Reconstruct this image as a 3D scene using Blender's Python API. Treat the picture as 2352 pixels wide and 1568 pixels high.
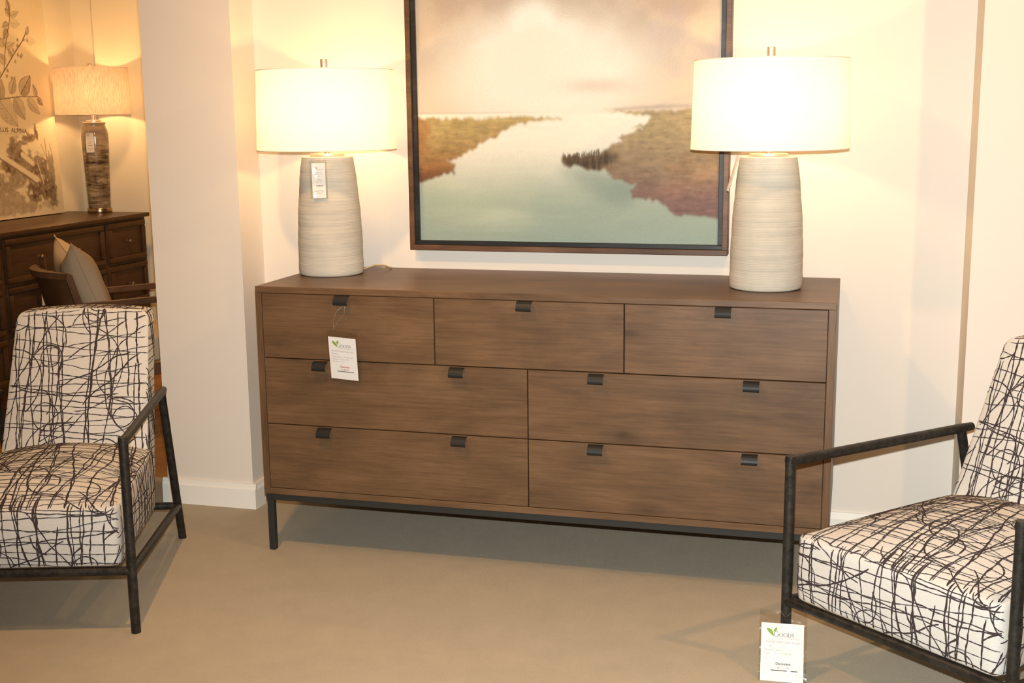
import bpy, bmesh, math, random
import numpy as np
from mathutils import Vector, Matrix
from mathutils.bvhtree import BVHTree

S = bpy.context.scene
COL = S.collection
PI = math.pi
for o in list(bpy.data.objects):
    bpy.data.objects.remove(o)

# ------------------------------------------------------------------ camera
cam_d = bpy.data.cameras.new('camera')
cam = bpy.data.objects.new('camera', cam_d)
COL.objects.link(cam)
S.camera = cam
CAM = Vector((1.8832, -4.1885, 1.4363))
yaw, pitch, roll = 0.2743, 0.1813, -0.0111
cy, sy = math.cos(yaw), math.sin(yaw)
FW = Vector((-sy * math.cos(pitch), cy * math.cos(pitch), -math.sin(pitch)))
R0 = Vector((cy, sy, 0))
U0 = R0.cross(FW)
RT = R0 * math.cos(roll) + U0 * math.sin(roll)
UP = -R0 * math.sin(roll) + U0 * math.cos(roll)
mw = Matrix((RT, UP, -FW)).transposed().to_4x4()
mw.translation = CAM
cam.matrix_world = mw
cam_d.sensor_width = 36.0
cam_d.lens = 2845.34 / 2352 * 36.0
cam_d.clip_start = 0.02

# ------------------------------------------------------------------ world, lights, exposure
W = bpy.data.worlds.new('showroom_air')
S.world = W
W.use_nodes = True
bg = W.node_tree.nodes['Background']
bg.inputs['Color'].default_value = (1.0, 0.62, 0.30, 1)
bg.inputs['Strength'].default_value = 0.10
S.view_settings.view_transform = 'Standard'
S.view_settings.look = 'None'
S.view_settings.exposure = 0.0
S.view_settings.gamma = 1.0
S.view_settings.use_curve_mapping = False

WARM = (1.0, 0.53, 0.19)

def spot(name, loc, target, power, color, angle, blend, radius):
    l = bpy.data.lights.new(name, 'SPOT')
    l.energy = power
    l.color = color
    l.spot_size = math.radians(angle)
    l.spot_blend = blend
    l.shadow_soft_size = radius
    o = bpy.data.objects.new(name, l)
    COL.objects.link(o)
    o.location = loc
    o.rotation_euler = (Vector(target) - Vector(loc)).to_track_quat('-Z', 'Y').to_euler()
    return o

# the camera's own pop-up flash, just above the lens
spot('camera_flash', CAM + UP * 0.085 + FW * 0.03, (1.4, 0.0, 0.60), 630, (0.95, 1.0, 0.985), 90, 1.0, 0.012)
# ceiling track spots of the showroom
spot('track_spot_right', (2.95, -1.45, 2.62), (1.7, -0.5, 0.3), 76, WARM, 110, 0.7, 0.035)
spot('track_spot_centre', (0.30, -1.85, 2.62), (0.2, -0.9, 0.1), 112, WARM, 150, 0.9, 0.05)
spot('track_spot_back_room', (-1.25, 0.75, 2.62), (-2.15, 1.75, 0.9), 115, WARM, 110, 0.9, 0.12)

# ------------------------------------------------------------------ helpers
def tag(o, label=None, cat=None, group=None, kind=None):
    if label: o['label'] = label
    if cat: o['category'] = cat
    if group: o['group'] = group
    if kind: o['kind'] = kind
    return o

def empty(name, loc=(0, 0, 0), rz=0.0, label=None, cat=None, group=None):
    o = bpy.data.objects.new(name, None)
    o.empty_display_size = 0.1
    COL.objects.link(o)
    o.location = loc
    o.rotation_euler = (0, 0, rz)
    return tag(o, label, cat, group)

class MB:
    """collects shapes for ONE mesh"""
    def __init__(self):
        self.v, self.f, self.m, self.s = [], [], [], []
    def add(self, vs, fs, mi=0, smooth=False):
        n = len(self.v)
        self.v += [tuple(p) for p in vs]
        for q in fs:
            self.f.append(tuple(i + n for i in q)); self.m.append(mi); self.s.append(smooth)
        return self
    def box(self, a, b, mi=0, bev=0.0, seg=2):
        a, b = Vector(a), Vector(b)
        bm = bmesh.new()
        bmesh.ops.create_cube(bm, size=1.0)
        for v in bm.verts:
            v.co = Vector(((a[i] + b[i]) / 2 + v.co[i] * (b[i] - a[i]) for i in range(3)))
        if bev > 0:
            bmesh.ops.bevel(bm, geom=bm.edges[:], offset=bev, segments=seg, affect='EDGES', profile=0.5)
        return self.bm(bm, mi, bev > 0 and seg > 1)
    def bm(self, bm, mi=0, smooth=False):
        bm.verts.index_update()
        self.add([v.co[:] for v in bm.verts], [[v.index for v in f.verts] for f in bm.faces], mi, smooth)
        bm.free()
        return self
    def tube(self, pts, r, seg=14, mi=0, cap=True):
        pts = [Vector(p) for p in pts]
        rs = r if isinstance(r, (list, tuple)) else [r] * len(pts)
        t0 = (pts[1] - pts[0]).normalized()
        up = Vector((0, 0, 1)) if abs(t0.z) < 0.9 else Vector((1, 0, 0))
        n = t0.cross(up).normalized()
        vs = []
        for i, p in enumerate(pts):
            t = (pts[min(i + 1, len(pts) - 1)] - pts[max(i - 1, 0)]).normalized()
            n = (n - t * n.dot(t)).normalized()
            b = t.cross(n)
            for k in range(seg):
                a = 2 * PI * k / seg
                vs.append(p + (n * math.cos(a) + b * math.sin(a)) * rs[i])
        fs = []
        for i in range(len(pts) - 1):
            for k in range(seg):
                k2 = (k + 1) % seg
                fs.append((i * seg + k, i * seg + k2, (i + 1) * seg + k2, (i + 1) * seg + k))
        self.add(vs, fs, mi, True)
        if cap:
            n0 = len(self.v)
            self.v += [tuple(v) for v in vs[:seg]] + [tuple(v) for v in vs[-seg:]]
            self.f.append(tuple(n0 + k for k in reversed(range(seg)))); self.m.append(mi); self.s.append(False)
            self.f.append(tuple(n0 + seg + k for k in range(seg))); self.m.append(mi); self.s.append(False)
        return self
    def lathe(self, prof, seg=48, mi=0, centre=(0, 0), wob=None):
        vs, fs = [], []
        for (r, z) in prof:
            for k in range(seg):
                a = 2 * PI * k / seg
                rr = r * (wob(a, z) if wob else 1.0)
                vs.append((centre[0] + rr * math.cos(a), centre[1] + rr * math.sin(a), z))
        for i in range(len(prof) - 1):
            for k in range(seg):
                k2 = (k + 1) % seg
                fs.append((i * seg + k, i * seg + k2, (i + 1) * seg + k2, (i + 1) * seg + k))
        if prof[0][0] > 1e-4: fs.append(tuple(reversed(range(seg))))
        if prof[-1][0] > 1e-4: fs.append(tuple((len(prof) - 1) * seg + k for k in range(seg)))
        return self.add(vs, fs, mi, True)
    def prism(self, prof, axis, a, b, mi=0, smooth=False):
        """closed 2-D profile swept along an axis from a to b; profile coords fill the other two axes in order"""
        n = len(prof)
        def pt(p, t):
            q = [0, 0, 0]; q[axis] = t
            o = [i for i in range(3) if i != axis]
            q[o[0]], q[o[1]] = p
            return q
        vs = [pt(p, a) for p in prof] + [pt(p, b) for p in prof]
        fs = [(i, (i + 1) % n, n + (i + 1) % n, n + i) for i in range(n)]
        fs += [tuple(reversed(range(n))), tuple(range(n, 2 * n))]
        return self.add(vs, fs, mi, smooth)
    def build(self, name, mats, parent=None, loc=None, rot=None, sharp=35):
        me = bpy.data.meshes.new(name)
        me.from_pydata(self.v, [], self.f)
        ms = mats if isinstance(mats, (list, tuple)) else [mats]
        for m in ms: me.materials.append(m)
        me.polygons.foreach_set('material_index', self.m)
        me.polygons.foreach_set('use_smooth', self.s)
        me.update()
        bm = bmesh.new(); bm.from_mesh(me)
        bmesh.ops.recalc_face_normals(bm, faces=bm.faces)
        bm.to_mesh(me); bm.free()
        if any(self.s):
            me.set_sharp_from_angle(angle=math.radians(sharp))
        o = bpy.data.objects.new(name, me)
        COL.objects.link(o)
        if parent: o.parent = parent
        if loc is not None: o.location = loc
        if rot is not None: o.rotation_euler = rot
        return o

# ------------------------------------------------------------------ materials
def srgb(r, g, b):
    f = lambda c: (c / 255 / 12.92) if c / 255 <= 0.04045 else ((c / 255 + 0.055) / 1.055) ** 2.4
    return (f(r), f(g), f(b), 1)

def mat(name, col, rough=0.6, metal=0.0, spec=0.5, **kw):
    m = bpy.data.materials.new(name)
    m.use_nodes = True
    p = m.node_tree.nodes['Principled BSDF']
    p.inputs['Base Color'].default_value = col
    p.inputs['Roughness'].default_value = rough
    p.inputs['Metallic'].default_value = metal
    p.inputs['Specular IOR Level'].default_value = spec
    for k, v in kw.items():
        p.inputs[k].default_value = v
    return m

class NT:
    def __init__(self, m):
        self.t = m.node_tree; self.p = m.node_tree.nodes['Principled BSDF']
    def n(self, typ, **kw):
        x = self.t.nodes.new(typ)
        for k, v in kw.items():
            if k in x.inputs.keys(): x.inputs[k].default_value = v
            else: setattr(x, k, v)
        return x
    def l(self, a, b): self.t.links.new(a, b)
    def mapping(self, scale, src='Object', loc=(0, 0, 0)):
        tc = self.n('ShaderNodeTexCoord'); mp = self.n('ShaderNodeMapping')
        mp.inputs['Scale'].default_value = scale; mp.inputs['Location'].default_value = loc
        self.l(tc.outputs[src], mp.inputs['Vector'])
        return mp
    def noise(self, vec, scale, detail=4, rough=0.55, dist=0.0):
        x = self.n('ShaderNodeTexNoise')
        x.inputs['Scale'].default_value = scale; x.inputs['Detail'].default_value = detail
        x.inputs['Roughness'].default_value = rough; x.inputs['Distortion'].default_value = dist
        if vec is not None: self.l(vec, x.inputs['Vector'])
        return x.outputs['Fac']
    def ramp(self, fac, stops):
        x = self.n('ShaderNodeValToRGB')
        e = x.color_ramp.elements
        while len(e) < len(stops): e.new(0.5)
        for k, (pos, c) in enumerate(stops):
            e[k].position = pos; e[k].color = c
        self.l(fac, x.inputs['Fac'])
        return x.outputs['Color']
    def mix(self, a, b, fac, mode='MIX'):
        x = self.n('ShaderNodeMix', data_type='RGBA', blend_type=mode)
        for s, i in ((fac, 0), (a, 6), (b, 7)):
            if hasattr(s, 'is_output'): self.l(s, x.inputs[i])
            else: x.inputs[i].default_value = s
        return x.outputs[2]
    def math(self, op, a, b=0.0):
        x = self.n('ShaderNodeMath', operation=op)
        for s, i in ((a, 0), (b, 1)):
            if hasattr(s, 'is_output'): self.l(s, x.inputs[i])
            else: x.inputs[i].default_value = s
        return x.outputs[0]
    def bump(self, h, strength=0.3, dist=0.002):
        x = self.n('ShaderNodeBump')
        x.inputs['Strength'].default_value = strength; x.inputs['Distance'].default_value = dist
        self.l(h, x.inputs['Height']); self.l(x.outputs['Normal'], self.p.inputs['Normal'])
    def base(self, c): self.l(c, self.p.inputs['Base Color'])

def wall_mat(name, c):
    m = mat(name, c, 0.75, spec=0.25); t = NT(m)
    mp = t.mapping((1, 1, 1))
    n = t.noise(mp.outputs[0], 90, 3)
    t.bump(n, 0.06, 0.002)
    return m
M_WALL = wall_mat('wall_paint', (0.705, 0.64, 0.565, 1))
M_WALL2 = wall_mat('back_room_paint', (0.70, 0.64, 0.50, 1))
M_CEIL = wall_mat('ceiling_paint', (0.75, 0.73, 0.68, 1))
M_TRIM = mat('white_trim_paint', (0.80, 0.77, 0.70, 1), 0.45)

def carpet_mat():
    m = mat('carpet', (0.4, 0.3, 0.2, 1), 0.95, spec=0.1); t = NT(m)
    mp = t.mapping((1, 1, 1))
    fine = t.noise(mp.outputs[0], 420, 3, 0.7)
    mid = t.noise(mp.outputs[0], 9, 4, 0.6)
    c = t.ramp(fine, [(0.25, (0.36, 0.31, 0.235, 1)), (0.75, (0.53, 0.46, 0.355, 1))])
    c2 = t.mix(c, t.ramp(mid, [(0.3, (0.94, 0.94, 0.94, 1)), (0.75, (1.03, 1.03, 1.02, 1))]), 1.0, 'MULTIPLY')
    t.base(c2); t.bump(fine, 0.6, 0.004)
    return m
M_CARPET = carpet_mat()

def wood_mat(name, dark, mid, light, rough=0.42, axis=0, scale=1.0, knots=True, bump=0.08):
    """long grain along one object axis; every board shifted by the object's own random value"""
    m = mat(name, mid, rough, spec=0.4); t = NT(m)
    tc = t.n('ShaderNodeTexCoord'); oi = t.n('ShaderNodeObjectInfo')
    ad = t.n('ShaderNodeVectorMath', operation='ADD')
    ml = t.n('ShaderNodeVectorMath', operation='SCALE'); ml.inputs['Scale'].default_value = 37.0
    cb = t.n('ShaderNodeCombineXYZ')
    for i in range(3): t.l(oi.outputs['Random'], cb.inputs[i])
    t.l(cb.outputs[0], ml.inputs[0]); t.l(tc.outputs['Object'], ad.inputs[0]); t.l(ml.outputs[0], ad.inputs[1])
    sc = [7.5 * scale] * 3; sc[axis] = 1.7 * scale
    mp = t.n('ShaderNodeMapping'); mp.inputs['Scale'].default_value = sc; t.l(ad.outputs[0], mp.inputs['Vector'])
    sc2 = [150.0 * scale] * 3; sc2[axis] = 7.0 * scale
    mp2 = t.n('ShaderNodeMapping'); mp2.inputs['Scale'].default_value = sc2; t.l(ad.outputs[0], mp2.inputs['Vector'])
    broad = t.noise(mp.outputs[0], 1.0, 6, 0.6, 1.6)
    fine = t.noise(mp2.outputs[0], 1.0, 4, 0.6, 0.15)
    c = t.ramp(broad, [(0.18, dark), (0.5, mid), (0.85, light)])
    c = t.mix(c, t.ramp(fine, [(0.28, (0.74, 0.73, 0.72, 1)), (0.62, (1.06, 1.06, 1.06, 1))]), 1.0, 'MULTIPLY')
    blotch = t.noise(ad.outputs[0], 5.0, 3, 0.5)
    c = t.mix(c, t.ramp(blotch, [(0.3, (0.80, 0.81, 0.82, 1)), (0.7, (1.08, 1.07, 1.06, 1))]), 1.0, 'MULTIPLY')
    if knots:
        sk = [5.0] * 3; sk[axis] = 2.4
        mk = t.n('ShaderNodeMapping'); mk.inputs['Scale'].default_value = sk; t.l(ad.outputs[0], mk.inputs['Vector'])
        vo = t.n('ShaderNodeTexVoronoi'); vo.inputs['Scale'].default_value = 1.0; t.l(mk.outputs[0], vo.inputs['Vector'])
        k = t.ramp(vo.outputs['Distance'], [(0.0, (0.45, 0.42, 0.4, 1)), (0.10, (0.85, 0.84, 0.83, 1)), (0.2, (1, 1, 1, 1))])
        c = t.mix(c, k, 1.0, 'MULTIPLY')
    t.base(c); t.bump(fine, bump, 0.001)
    return m
M_WALNUT = wood_mat('brown_maple', (0.080, 0.043, 0.021, 1), (0.130, 0.070, 0.033, 1), (0.180, 0.101, 0.051, 1))
M_WALNUT_V = wood_mat('brown_maple_upright', (0.080, 0.043, 0.021, 1), (0.130, 0.070, 0.033, 1), (0.180, 0.101, 0.051, 1), axis=2)
M_DARKWOOD = wood_mat('dark_stained_wood', (0.045, 0.022, 0.010, 1), (0.075, 0.037, 0.017, 1), (0.11, 0.056, 0.027, 1), axis=1, rough=0.38)
M_CHAIRWOOD = wood_mat('chair_wood', (0.075, 0.036, 0.017, 1), (0.12, 0.06, 0.03, 1), (0.17, 0.09, 0.045, 1), axis=1, knots=False)
M_FRAMEWOOD = wood_mat('frame_wood', (0.05, 0.026, 0.014, 1), (0.10, 0.05, 0.025, 1), (0.19, 0.105, 0.06, 1), axis=0, scale=1.6, knots=False, bump=0.3)
M_BLACKWOOD = wood_mat('black_stained_wood', (0.008, 0.009, 0.010, 1), (0.014, 0.015, 0.016, 1), (0.05, 0.055, 0.06, 1), axis=0, scale=1.6, knots=False, bump=0.3)
M_OAKFLOOR = wood_mat('oak_floor', (0.30, 0.14, 0.05, 1), (0.42, 0.20, 0.07, 1), (0.5, 0.26, 0.10, 1), axis=0, knots=False)
M_INSIDE = mat('drawer_gap', (0.02, 0.012, 0.008, 1), 0.8)
M_BLACKMETAL = mat('black_metal', (0.028, 0.028, 0.027, 1), 0.45, 0.3)
M_TAB = mat('black_leather_metal', (0.011, 0.011, 0.010, 1), 0.5, spec=0.35)
M_NICKEL = mat('brushed_nickel', (0.70, 0.62, 0.54, 1), 0.42, 0.85)
M_KNOB = mat('dark_bronze_knob', (0.16, 0.105, 0.065, 1), 0.5, 0.7)
M_BRASS = mat('satin_brass', (0.45, 0.36, 0.24, 1), 0.25, 1.0)

def bronze_mat():
    m = mat('hammered_bronze', (0.035, 0.031, 0.026, 1), 0.45, 0.45); t = NT(m)
    mp = t.mapping((1, 1, 1))
    n = t.noise(mp.outputs[0], 45, 3, 0.6)
    t.base(t.ramp(n, [(0.35, (0.014, 0.013, 0.012, 1)), (0.8, (0.050, 0.043, 0.034, 1))]))
    t.bump(n, 0.45, 0.004)
    return m
M_BRONZE = bronze_mat()

def fabric_mat(name, c, sx=900):
    m = mat(name, c, 0.9, spec=0.15); t = NT(m)
    mp = t.mapping((0.25, 0.25, 1))
    w = t.n('ShaderNodeTexWave', wave_type='BANDS', bands_direction='Z')
    w.inputs['Scale'].default_value = sx / 6.28; w.inputs['Distortion'].default_value = 1.5
    t.l(mp.outputs[0], w.inputs['Vector'])
    mp2 = t.mapping((1, 1, 1))
    n = t.noise(mp2.outputs[0], 260, 3)
    t.base(t.mix(c, (c[0] * 0.82, c[1] * 0.80, c[2] * 0.78, 1), n))
    t.bump(t.math('ADD', w.outputs['Fac'], n), 0.25, 0.0015)
    return m
M_CREAM = fabric_mat('cream_upholstery', (0.63, 0.605, 0.565, 1))
M_YARN = mat('charcoal_yarn', (0.048, 0.034, 0.033, 1), 0.95, spec=0.1)
M_PILLOW = fabric_mat('taupe_linen', (0.46, 0.37, 0.265, 1))
M_BEIGE = fabric_mat('beige_seat', (0.50, 0.42, 0.31, 1))

def stone_mat(name, a, b):
    m = mat(name, a, 0.85, spec=0.2); t = NT(m)
    mp = t.mapping((2.5, 2.5, 120))
    n = t.noise(mp.outputs[0], 1.6, 5, 0.65)
    mp2 = t.mapping((1, 1, 1))
    n2 = t.noise(mp2.outputs[0], 12, 4)
    c = t.mix(t.ramp(n, [(0.3, a), (0.7, b)]), t.ramp(n2, [(0.3, (0.9, 0.9, 0.9, 1)), (0.7, (1.04, 1.04, 1.03, 1))]), 1.0, 'MULTIPLY')
    t.base(c); t.bump(n, 0.5, 0.003)
    return m
M_STONE = stone_mat('grey_washed_ceramic', (0.455, 0.42, 0.355, 1), (0.545, 0.505, 0.43, 1))

def shade_mat(name, col, trans, linen=False):
    m = bpy.data.materials.new(name); m.use_nodes = True
    nt = m.node_tree
    for n in list(nt.nodes): nt.nodes.remove(n)
    out = nt.nodes.new('ShaderNodeOutputMaterial')
    d = nt.nodes.new('ShaderNodeBsdfDiffuse'); tr = nt.nodes.new('ShaderNodeBsdfTranslucent'); mx = nt.nodes.new('ShaderNodeMixShader')
    d.inputs['Color'].default_value = col; tr.inputs['Color'].default_value = col; mx.inputs[0].default_value = trans
    if linen:
        tc = nt.nodes.new('ShaderNodeTexCoord'); mp = nt.nodes.new('ShaderNodeMapping'); mp.inputs['Scale'].default_value = (220, 220, 30)
        no = nt.nodes.new('ShaderNodeTexNoise'); no.inputs['Scale'].default_value = 1.0; no.inputs['Detail'].default_value = 4
        cr = nt.nodes.new('ShaderNodeValToRGB')
        cr.color_ramp.elements[0].position = 0.3; cr.color_ramp.elements[0].color = tuple(c * 0.62 for c in col[:3]) + (1,)
        cr.color_ramp.elements[1].position = 0.7; cr.color_ramp.elements[1].color = col
        nt.links.new(tc.outputs['Object'], mp.inputs['Vector']); nt.links.new(mp.outputs[0], no.inputs['Vector'])
        nt.links.new(no.outputs['Fac'], cr.inputs['Fac'])
        nt.links.new(cr.outputs['Color'], d.inputs['Color']); nt.links.new(cr.outputs['Color'], tr.inputs['Color'])
    nt.links.new(d.outputs[0], mx.inputs[1]); nt.links.new(tr.outputs[0], mx.inputs[2]); nt.links.new(mx.outputs[0], out.inputs['Surface'])
    return m
M_SHADE = shade_mat('white_shade_fabric', (0.93, 0.92, 0.89, 1), 0.58)
M_RIM = mat('shade_rim', (0.80, 0.74, 0.66, 1), 0.8)
M_LINEN = shade_mat('oatmeal_linen_shade', (0.70, 0.56, 0.45, 1), 0.40, True)

def bulb_mat():
    """frosted glass envelope: lets the filament's light out and glows itself"""
    m = bpy.data.materials.new('glowing_bulb'); m.use_nodes = True
    nt = m.node_tree
    for n in list(nt.nodes): nt.nodes.remove(n)
    out = nt.nodes.new('ShaderNodeOutputMaterial')
    tr = nt.nodes.new('ShaderNodeBsdfTransparent'); em = nt.nodes.new('ShaderNodeEmission'); ad = nt.nodes.new('ShaderNodeAddShader')
    em.inputs['Color'].default_value = (1.0, 0.62, 0.26, 1); em.inputs['Strength'].default_value = 10.0
    nt.links.new(tr.outputs[0], ad.inputs[0]); nt.links.new(em.outputs[0], ad.inputs[1]); nt.links.new(ad.outputs[0], out.inputs['Surface'])
    return m
M_BULB = bulb_mat()

def plastic_mat():
    m = bpy.data.materials.new('clear_plastic_sleeve'); m.use_nodes = True
    nt = m.node_tree
    for n in list(nt.nodes): nt.nodes.remove(n)
    out = nt.nodes.new('ShaderNodeOutputMaterial')
    tr = nt.nodes.new('ShaderNodeBsdfTransparent'); gl = nt.nodes.new('ShaderNodeBsdfGlossy'); mx = nt.nodes.new('ShaderNodeMixShader')
    tr.inputs['Color'].default_value = (0.95, 0.94, 0.92, 1)
    gl.inputs['Roughness'].default_value = 0.09
    lw = nt.nodes.new('ShaderNodeLayerWeight'); fr = nt.nodes.new('ShaderNodeMapRange'); fr.inputs['From Min'].default_value = 0.45; fr.inputs['To Min'].default_value = 0.045; fr.inputs['To Max'].default_value = 0.55
    nt.links.new(lw.outputs['Facing'], fr.inputs['Value'])
    tc = nt.nodes.new('ShaderNodeTexCoord'); no = nt.nodes.new('ShaderNodeTexNoise'); no.inputs['Scale'].default_value = 28; no.inputs['Detail'].default_value = 2
    bp = nt.nodes.new('ShaderNodeBump'); bp.inputs['Strength'].default_value = 0.3; bp.inputs['Distance'].default_value = 0.01
    nt.links.new(tc.outputs['Object'], no.inputs['Vector']); nt.links.new(no.outputs['Fac'], bp.inputs['Height'])
    nt.links.new(bp.outputs[0], gl.inputs['Normal']); nt.links.new(bp.outputs[0], lw.inputs['Normal'])
    nt.links.new(fr.outputs[0], mx.inputs[0]); nt.links.new(tr.outputs[0], mx.inputs[1]); nt.links.new(gl.outputs[0], mx.inputs[2])
    nt.links.new(mx.outputs[0], out.inputs['Surface'])
    return m
M_PLASTIC = plastic_mat()
M_PAPER = mat('white_card', (0.80, 0.77, 0.75, 1), 0.7)
M_INK = mat('grey_ink', (0.10, 0.09, 0.09, 1), 0.8)
M_INKL = mat('pale_grey_ink', (0.34, 0.31, 0.30, 1), 0.8)
M_RED = mat('red_ink', (0.50, 0.07, 0.05, 1), 0.8)
M_LEAF = mat('green_ink', (0.24, 0.36, 0.05, 1), 0.7)
M_CORD = mat('beige_cord', (0.45, 0.34, 0.18, 1), 0.6)
M_STRING = mat('clear_string', (0.7, 0.68, 0.64, 1), 0.3, **{'Transmission Weight': 0.85, 'IOR': 1.3})

def attr_mat(name, rough=0.75):
    m = mat(name, (0.5, 0.5, 0.5, 1), rough, spec=0.25); t = NT(m)
    a = t.n('ShaderNodeAttribute'); a.attribute_name = 'pigment'
    mp = t.mapping((1, 1, 1))
    n = t.noise(mp.outputs[0], 420, 2)
    t.base(t.mix(a.outputs['Color'], t.ramp(n, [(0.3, (0.93, 0.93, 0.93, 1)), (0.7, (1.05, 1.05, 1.05, 1))]), 1.0, 'MULTIPLY'))
    t.bump(n, 0.12, 0.001)
    return m
M_OILS = attr_mat('oil_pigment_on_canvas', 0.6)
M_PRINT = attr_mat('sepia_ink_on_canvas', 0.8)

# ------------------------------------------------------------------ the setting
def struct(name, mb, m, label=None):
    o = mb.build(name, m)
    return tag(o, label, None, None, 'structure')

struct('floor', MB().box((-4.2, -6.0, -0.10), (5.0, 0.10, 0.0)), M_CARPET, 'beige cut-pile carpet')
struct('floor_back_room', MB().box((-4.2, 0.10, -0.10), (5.0, 5.0, 0.0)), M_OAKFLOOR, 'orange oak floor of the back room')
struct('ceiling', MB().box((-4.2, -6.0, 2.72), (5.0, 5.0, 2.82)), M_CEIL, 'pale ceiling')
struct('wall_back', MB().box((-0.255, 0.0, 0.0), (2.21, 0.16, 2.72)), M_WALL, 'cream wall behind the brown dresser')
struct('wall_left', MB().box((-0.612, -0.172, 0.0), (-0.255, 0.16, 2.72)), M_WALL, 'cream wall end beside the opening to the back room')
struct('wall_right', MB().box((2.21, -0.25, 0.0), (5.0, 0.16, 2.72)), M_WALL, 'cream wall stepping forward on the right')
struct('wall_back_room_left', MB().box((-2.66, -0.6, 0.0), (-2.50, 2.40, 2.72)), M_WALL2, 'tan side wall behind the dark dresser')
struct('wall_back_room_back', MB().box((-2.50, 2.165, 0.0), (-2.329, 2.40, 2.72)).box((-2.329, 2.11, 0.0), (1.0, 2.40, 2.72)), M_WALL2, 'tan end wall of the back room')

def base_prof(h=0.095, t=0.016):
    return [(0, 0), (t, 0), (t, h - 0.022), (t * 0.7, h - 0.014), (t * 0.55, h), (0, h)]
bp = [(-0.172 - a, z) for a, z in base_prof()]
struct('baseboard_left', MB().prism(bp, 0, -0.628, -0.239)
       .prism([(-0.255 + a, z) for a, z in base_prof()], 1, -0.172, 0.0), M_TRIM, 'white baseboard round the wall end')
struct('baseboard_back', MB().prism([(-a, z) for a, z in base_prof()], 0, -0.239, 2.194), M_TRIM, 'white baseboard behind the dresser')
struct('baseboard_right', MB().prism([(-0.25 - a, z) for a, z in base_prof()], 0, 2.194, 5.0)
       .prism([(2.21 - a, z) for a, z in base_prof()], 1, -0.25, 0.0), M_TRIM, 'white baseboard of the right wall')

# ------------------------------------------------------------------ brown seven-drawer dresser
DW, DD, DH = 1.83, 0.5535, 0.897
YF, YB = -0.5735, -0.02
DZ = 0.198
dr = empty('dresser', (DW / 2, (YF + YB) / 2, 0), 0,
           'long brown wooden dresser with seven drawers and black tab pulls under the landscape painting', 'dresser')
DO = Vector((DW / 2, (YF + YB) / 2, 0))
def dloc(a, b): return Vector(a) - DO, Vector(b) - DO
T = 0.021
mb = MB(); mb.box(*dloc((0, YF, DH - T), (DW, YB, DH)), bev=0.0015, seg=1)
mb.build('top', M_WALNUT, dr)
for x0 in (0, DW - T):
    MB().box(*dloc((x0, YF, DZ), (x0 + T, YB, DH - T)), bev=0.001, seg=1).build('side_panel', M_WALNUT_V, dr)
mb = MB(); mb.box(*dloc((T, YF, DZ), (DW - T, YB, DZ + T)), bev=0.001, seg=1); mb.build('bottom_panel', M_WALNUT, dr)
mb = MB(); mb.box(*dloc((T, YF + 0.03, DZ + T), (DW - T, YB, DH - T))); mb.build('inner_case', M_INSIDE, dr)

def pull_mb():
    w = 0.0235
    prof = [(0.004, 0.0005), (-0.006, 0.001), (-0.013, -0.001), (-0.019, -0.006), (-0.023, -0.013), (-0.0255, -0.020), (-0.0245, -0.026), (-0.019, -0.029)]
    th = 0.003
    outer = prof
    inner = []
    for i, (y, z) in enumerate(prof):
        a = prof[max(i - 1, 0)]; b = prof[min(i + 1, len(prof) - 1)]
        t = Vector((b[0] - a[0], b[1] - a[1])).normalized()
        inner.append((y - t.y * th * -1 * -1, z + t.x * th * 1))
    pr = outer + inner[::-1]
    return MB().prism(pr, 0, -w, w, smooth=False)
pull_src = None
def pull(x, z, parent, origin):
    global pull_src
    loc = Vector((x, YF, z)) - origin
    if pull_src is None:
        pull_src = pull_mb().build('pull', M_TAB, parent, loc)
        return pull_src
    o = pull_src.copy(); COL.objects.link(o); o.parent = parent; o.location = loc
    return o

g = 0.0016
rows = [(0.662, DH - T, [(T, 0.6125), (0.6125, 1.2155), (1.2155, DW - T)], [[0.306], [0.908], [1.510]], 0.8745),
        (0.440, 0.662, [(T, 0.914), (0.914, DW - T)], [[0.223, 0.687], [1.131, 1.596]], 0.6575),
        (DZ + T, 0.440, [(T, 0.914), (0.914, DW - T)], [[0.229, 0.691], [1.130, 1.596]], 0.4355)]
for (z0, z1, xs, hs, hz) in rows:
    for (xa, xb), hx in zip(xs, hs):
        c = Vector(((xa + xb) / 2, YF + 0.012, (z0 + z1) / 2))
        a = Vector((xa + g, YF + 0.0012, z0 + g)) - c; b = Vector((xb - g, YF + 0.022, z1 - g)) - c
        f = MB().box(a, b, bev=0.0012, seg=1).build('drawer', M_WALNUT, dr, c - DO)
        for x in hx: pull(x, hz, f, c)

lg = 0.022
mb = MB()
for (x0, x1, y0, y1) in ((lg, DW - lg, YF + 0.004, YF + 0.004 + lg), (lg, DW - lg, YB - 0.004 - lg, YB - 0.004)):
    mb.box(*dloc((x0, y0, DZ - lg), (x1, y1, DZ)), bev=0.001, seg=1)
for x0 in (0.003, DW - 0.003 - lg):
    mb.box(*dloc((x0, YF + 0.004, DZ - lg), (x0 + lg, YB - 0.004, DZ)), bev=0.001, seg=1)
mb.build('metal_rail', M_BLACKMETAL, dr)
for x0 in (0.006, DW - 0.006 - lg):
    for y0 in (YF + 0.004, YB - 0.004 - lg):
        MB().box(*dloc((x0, y0, 0), (x0 + lg, y0 + lg, DZ - lg)), bev=0.0015, seg=1).build('leg', M_BLACKMETAL, dr)

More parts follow.
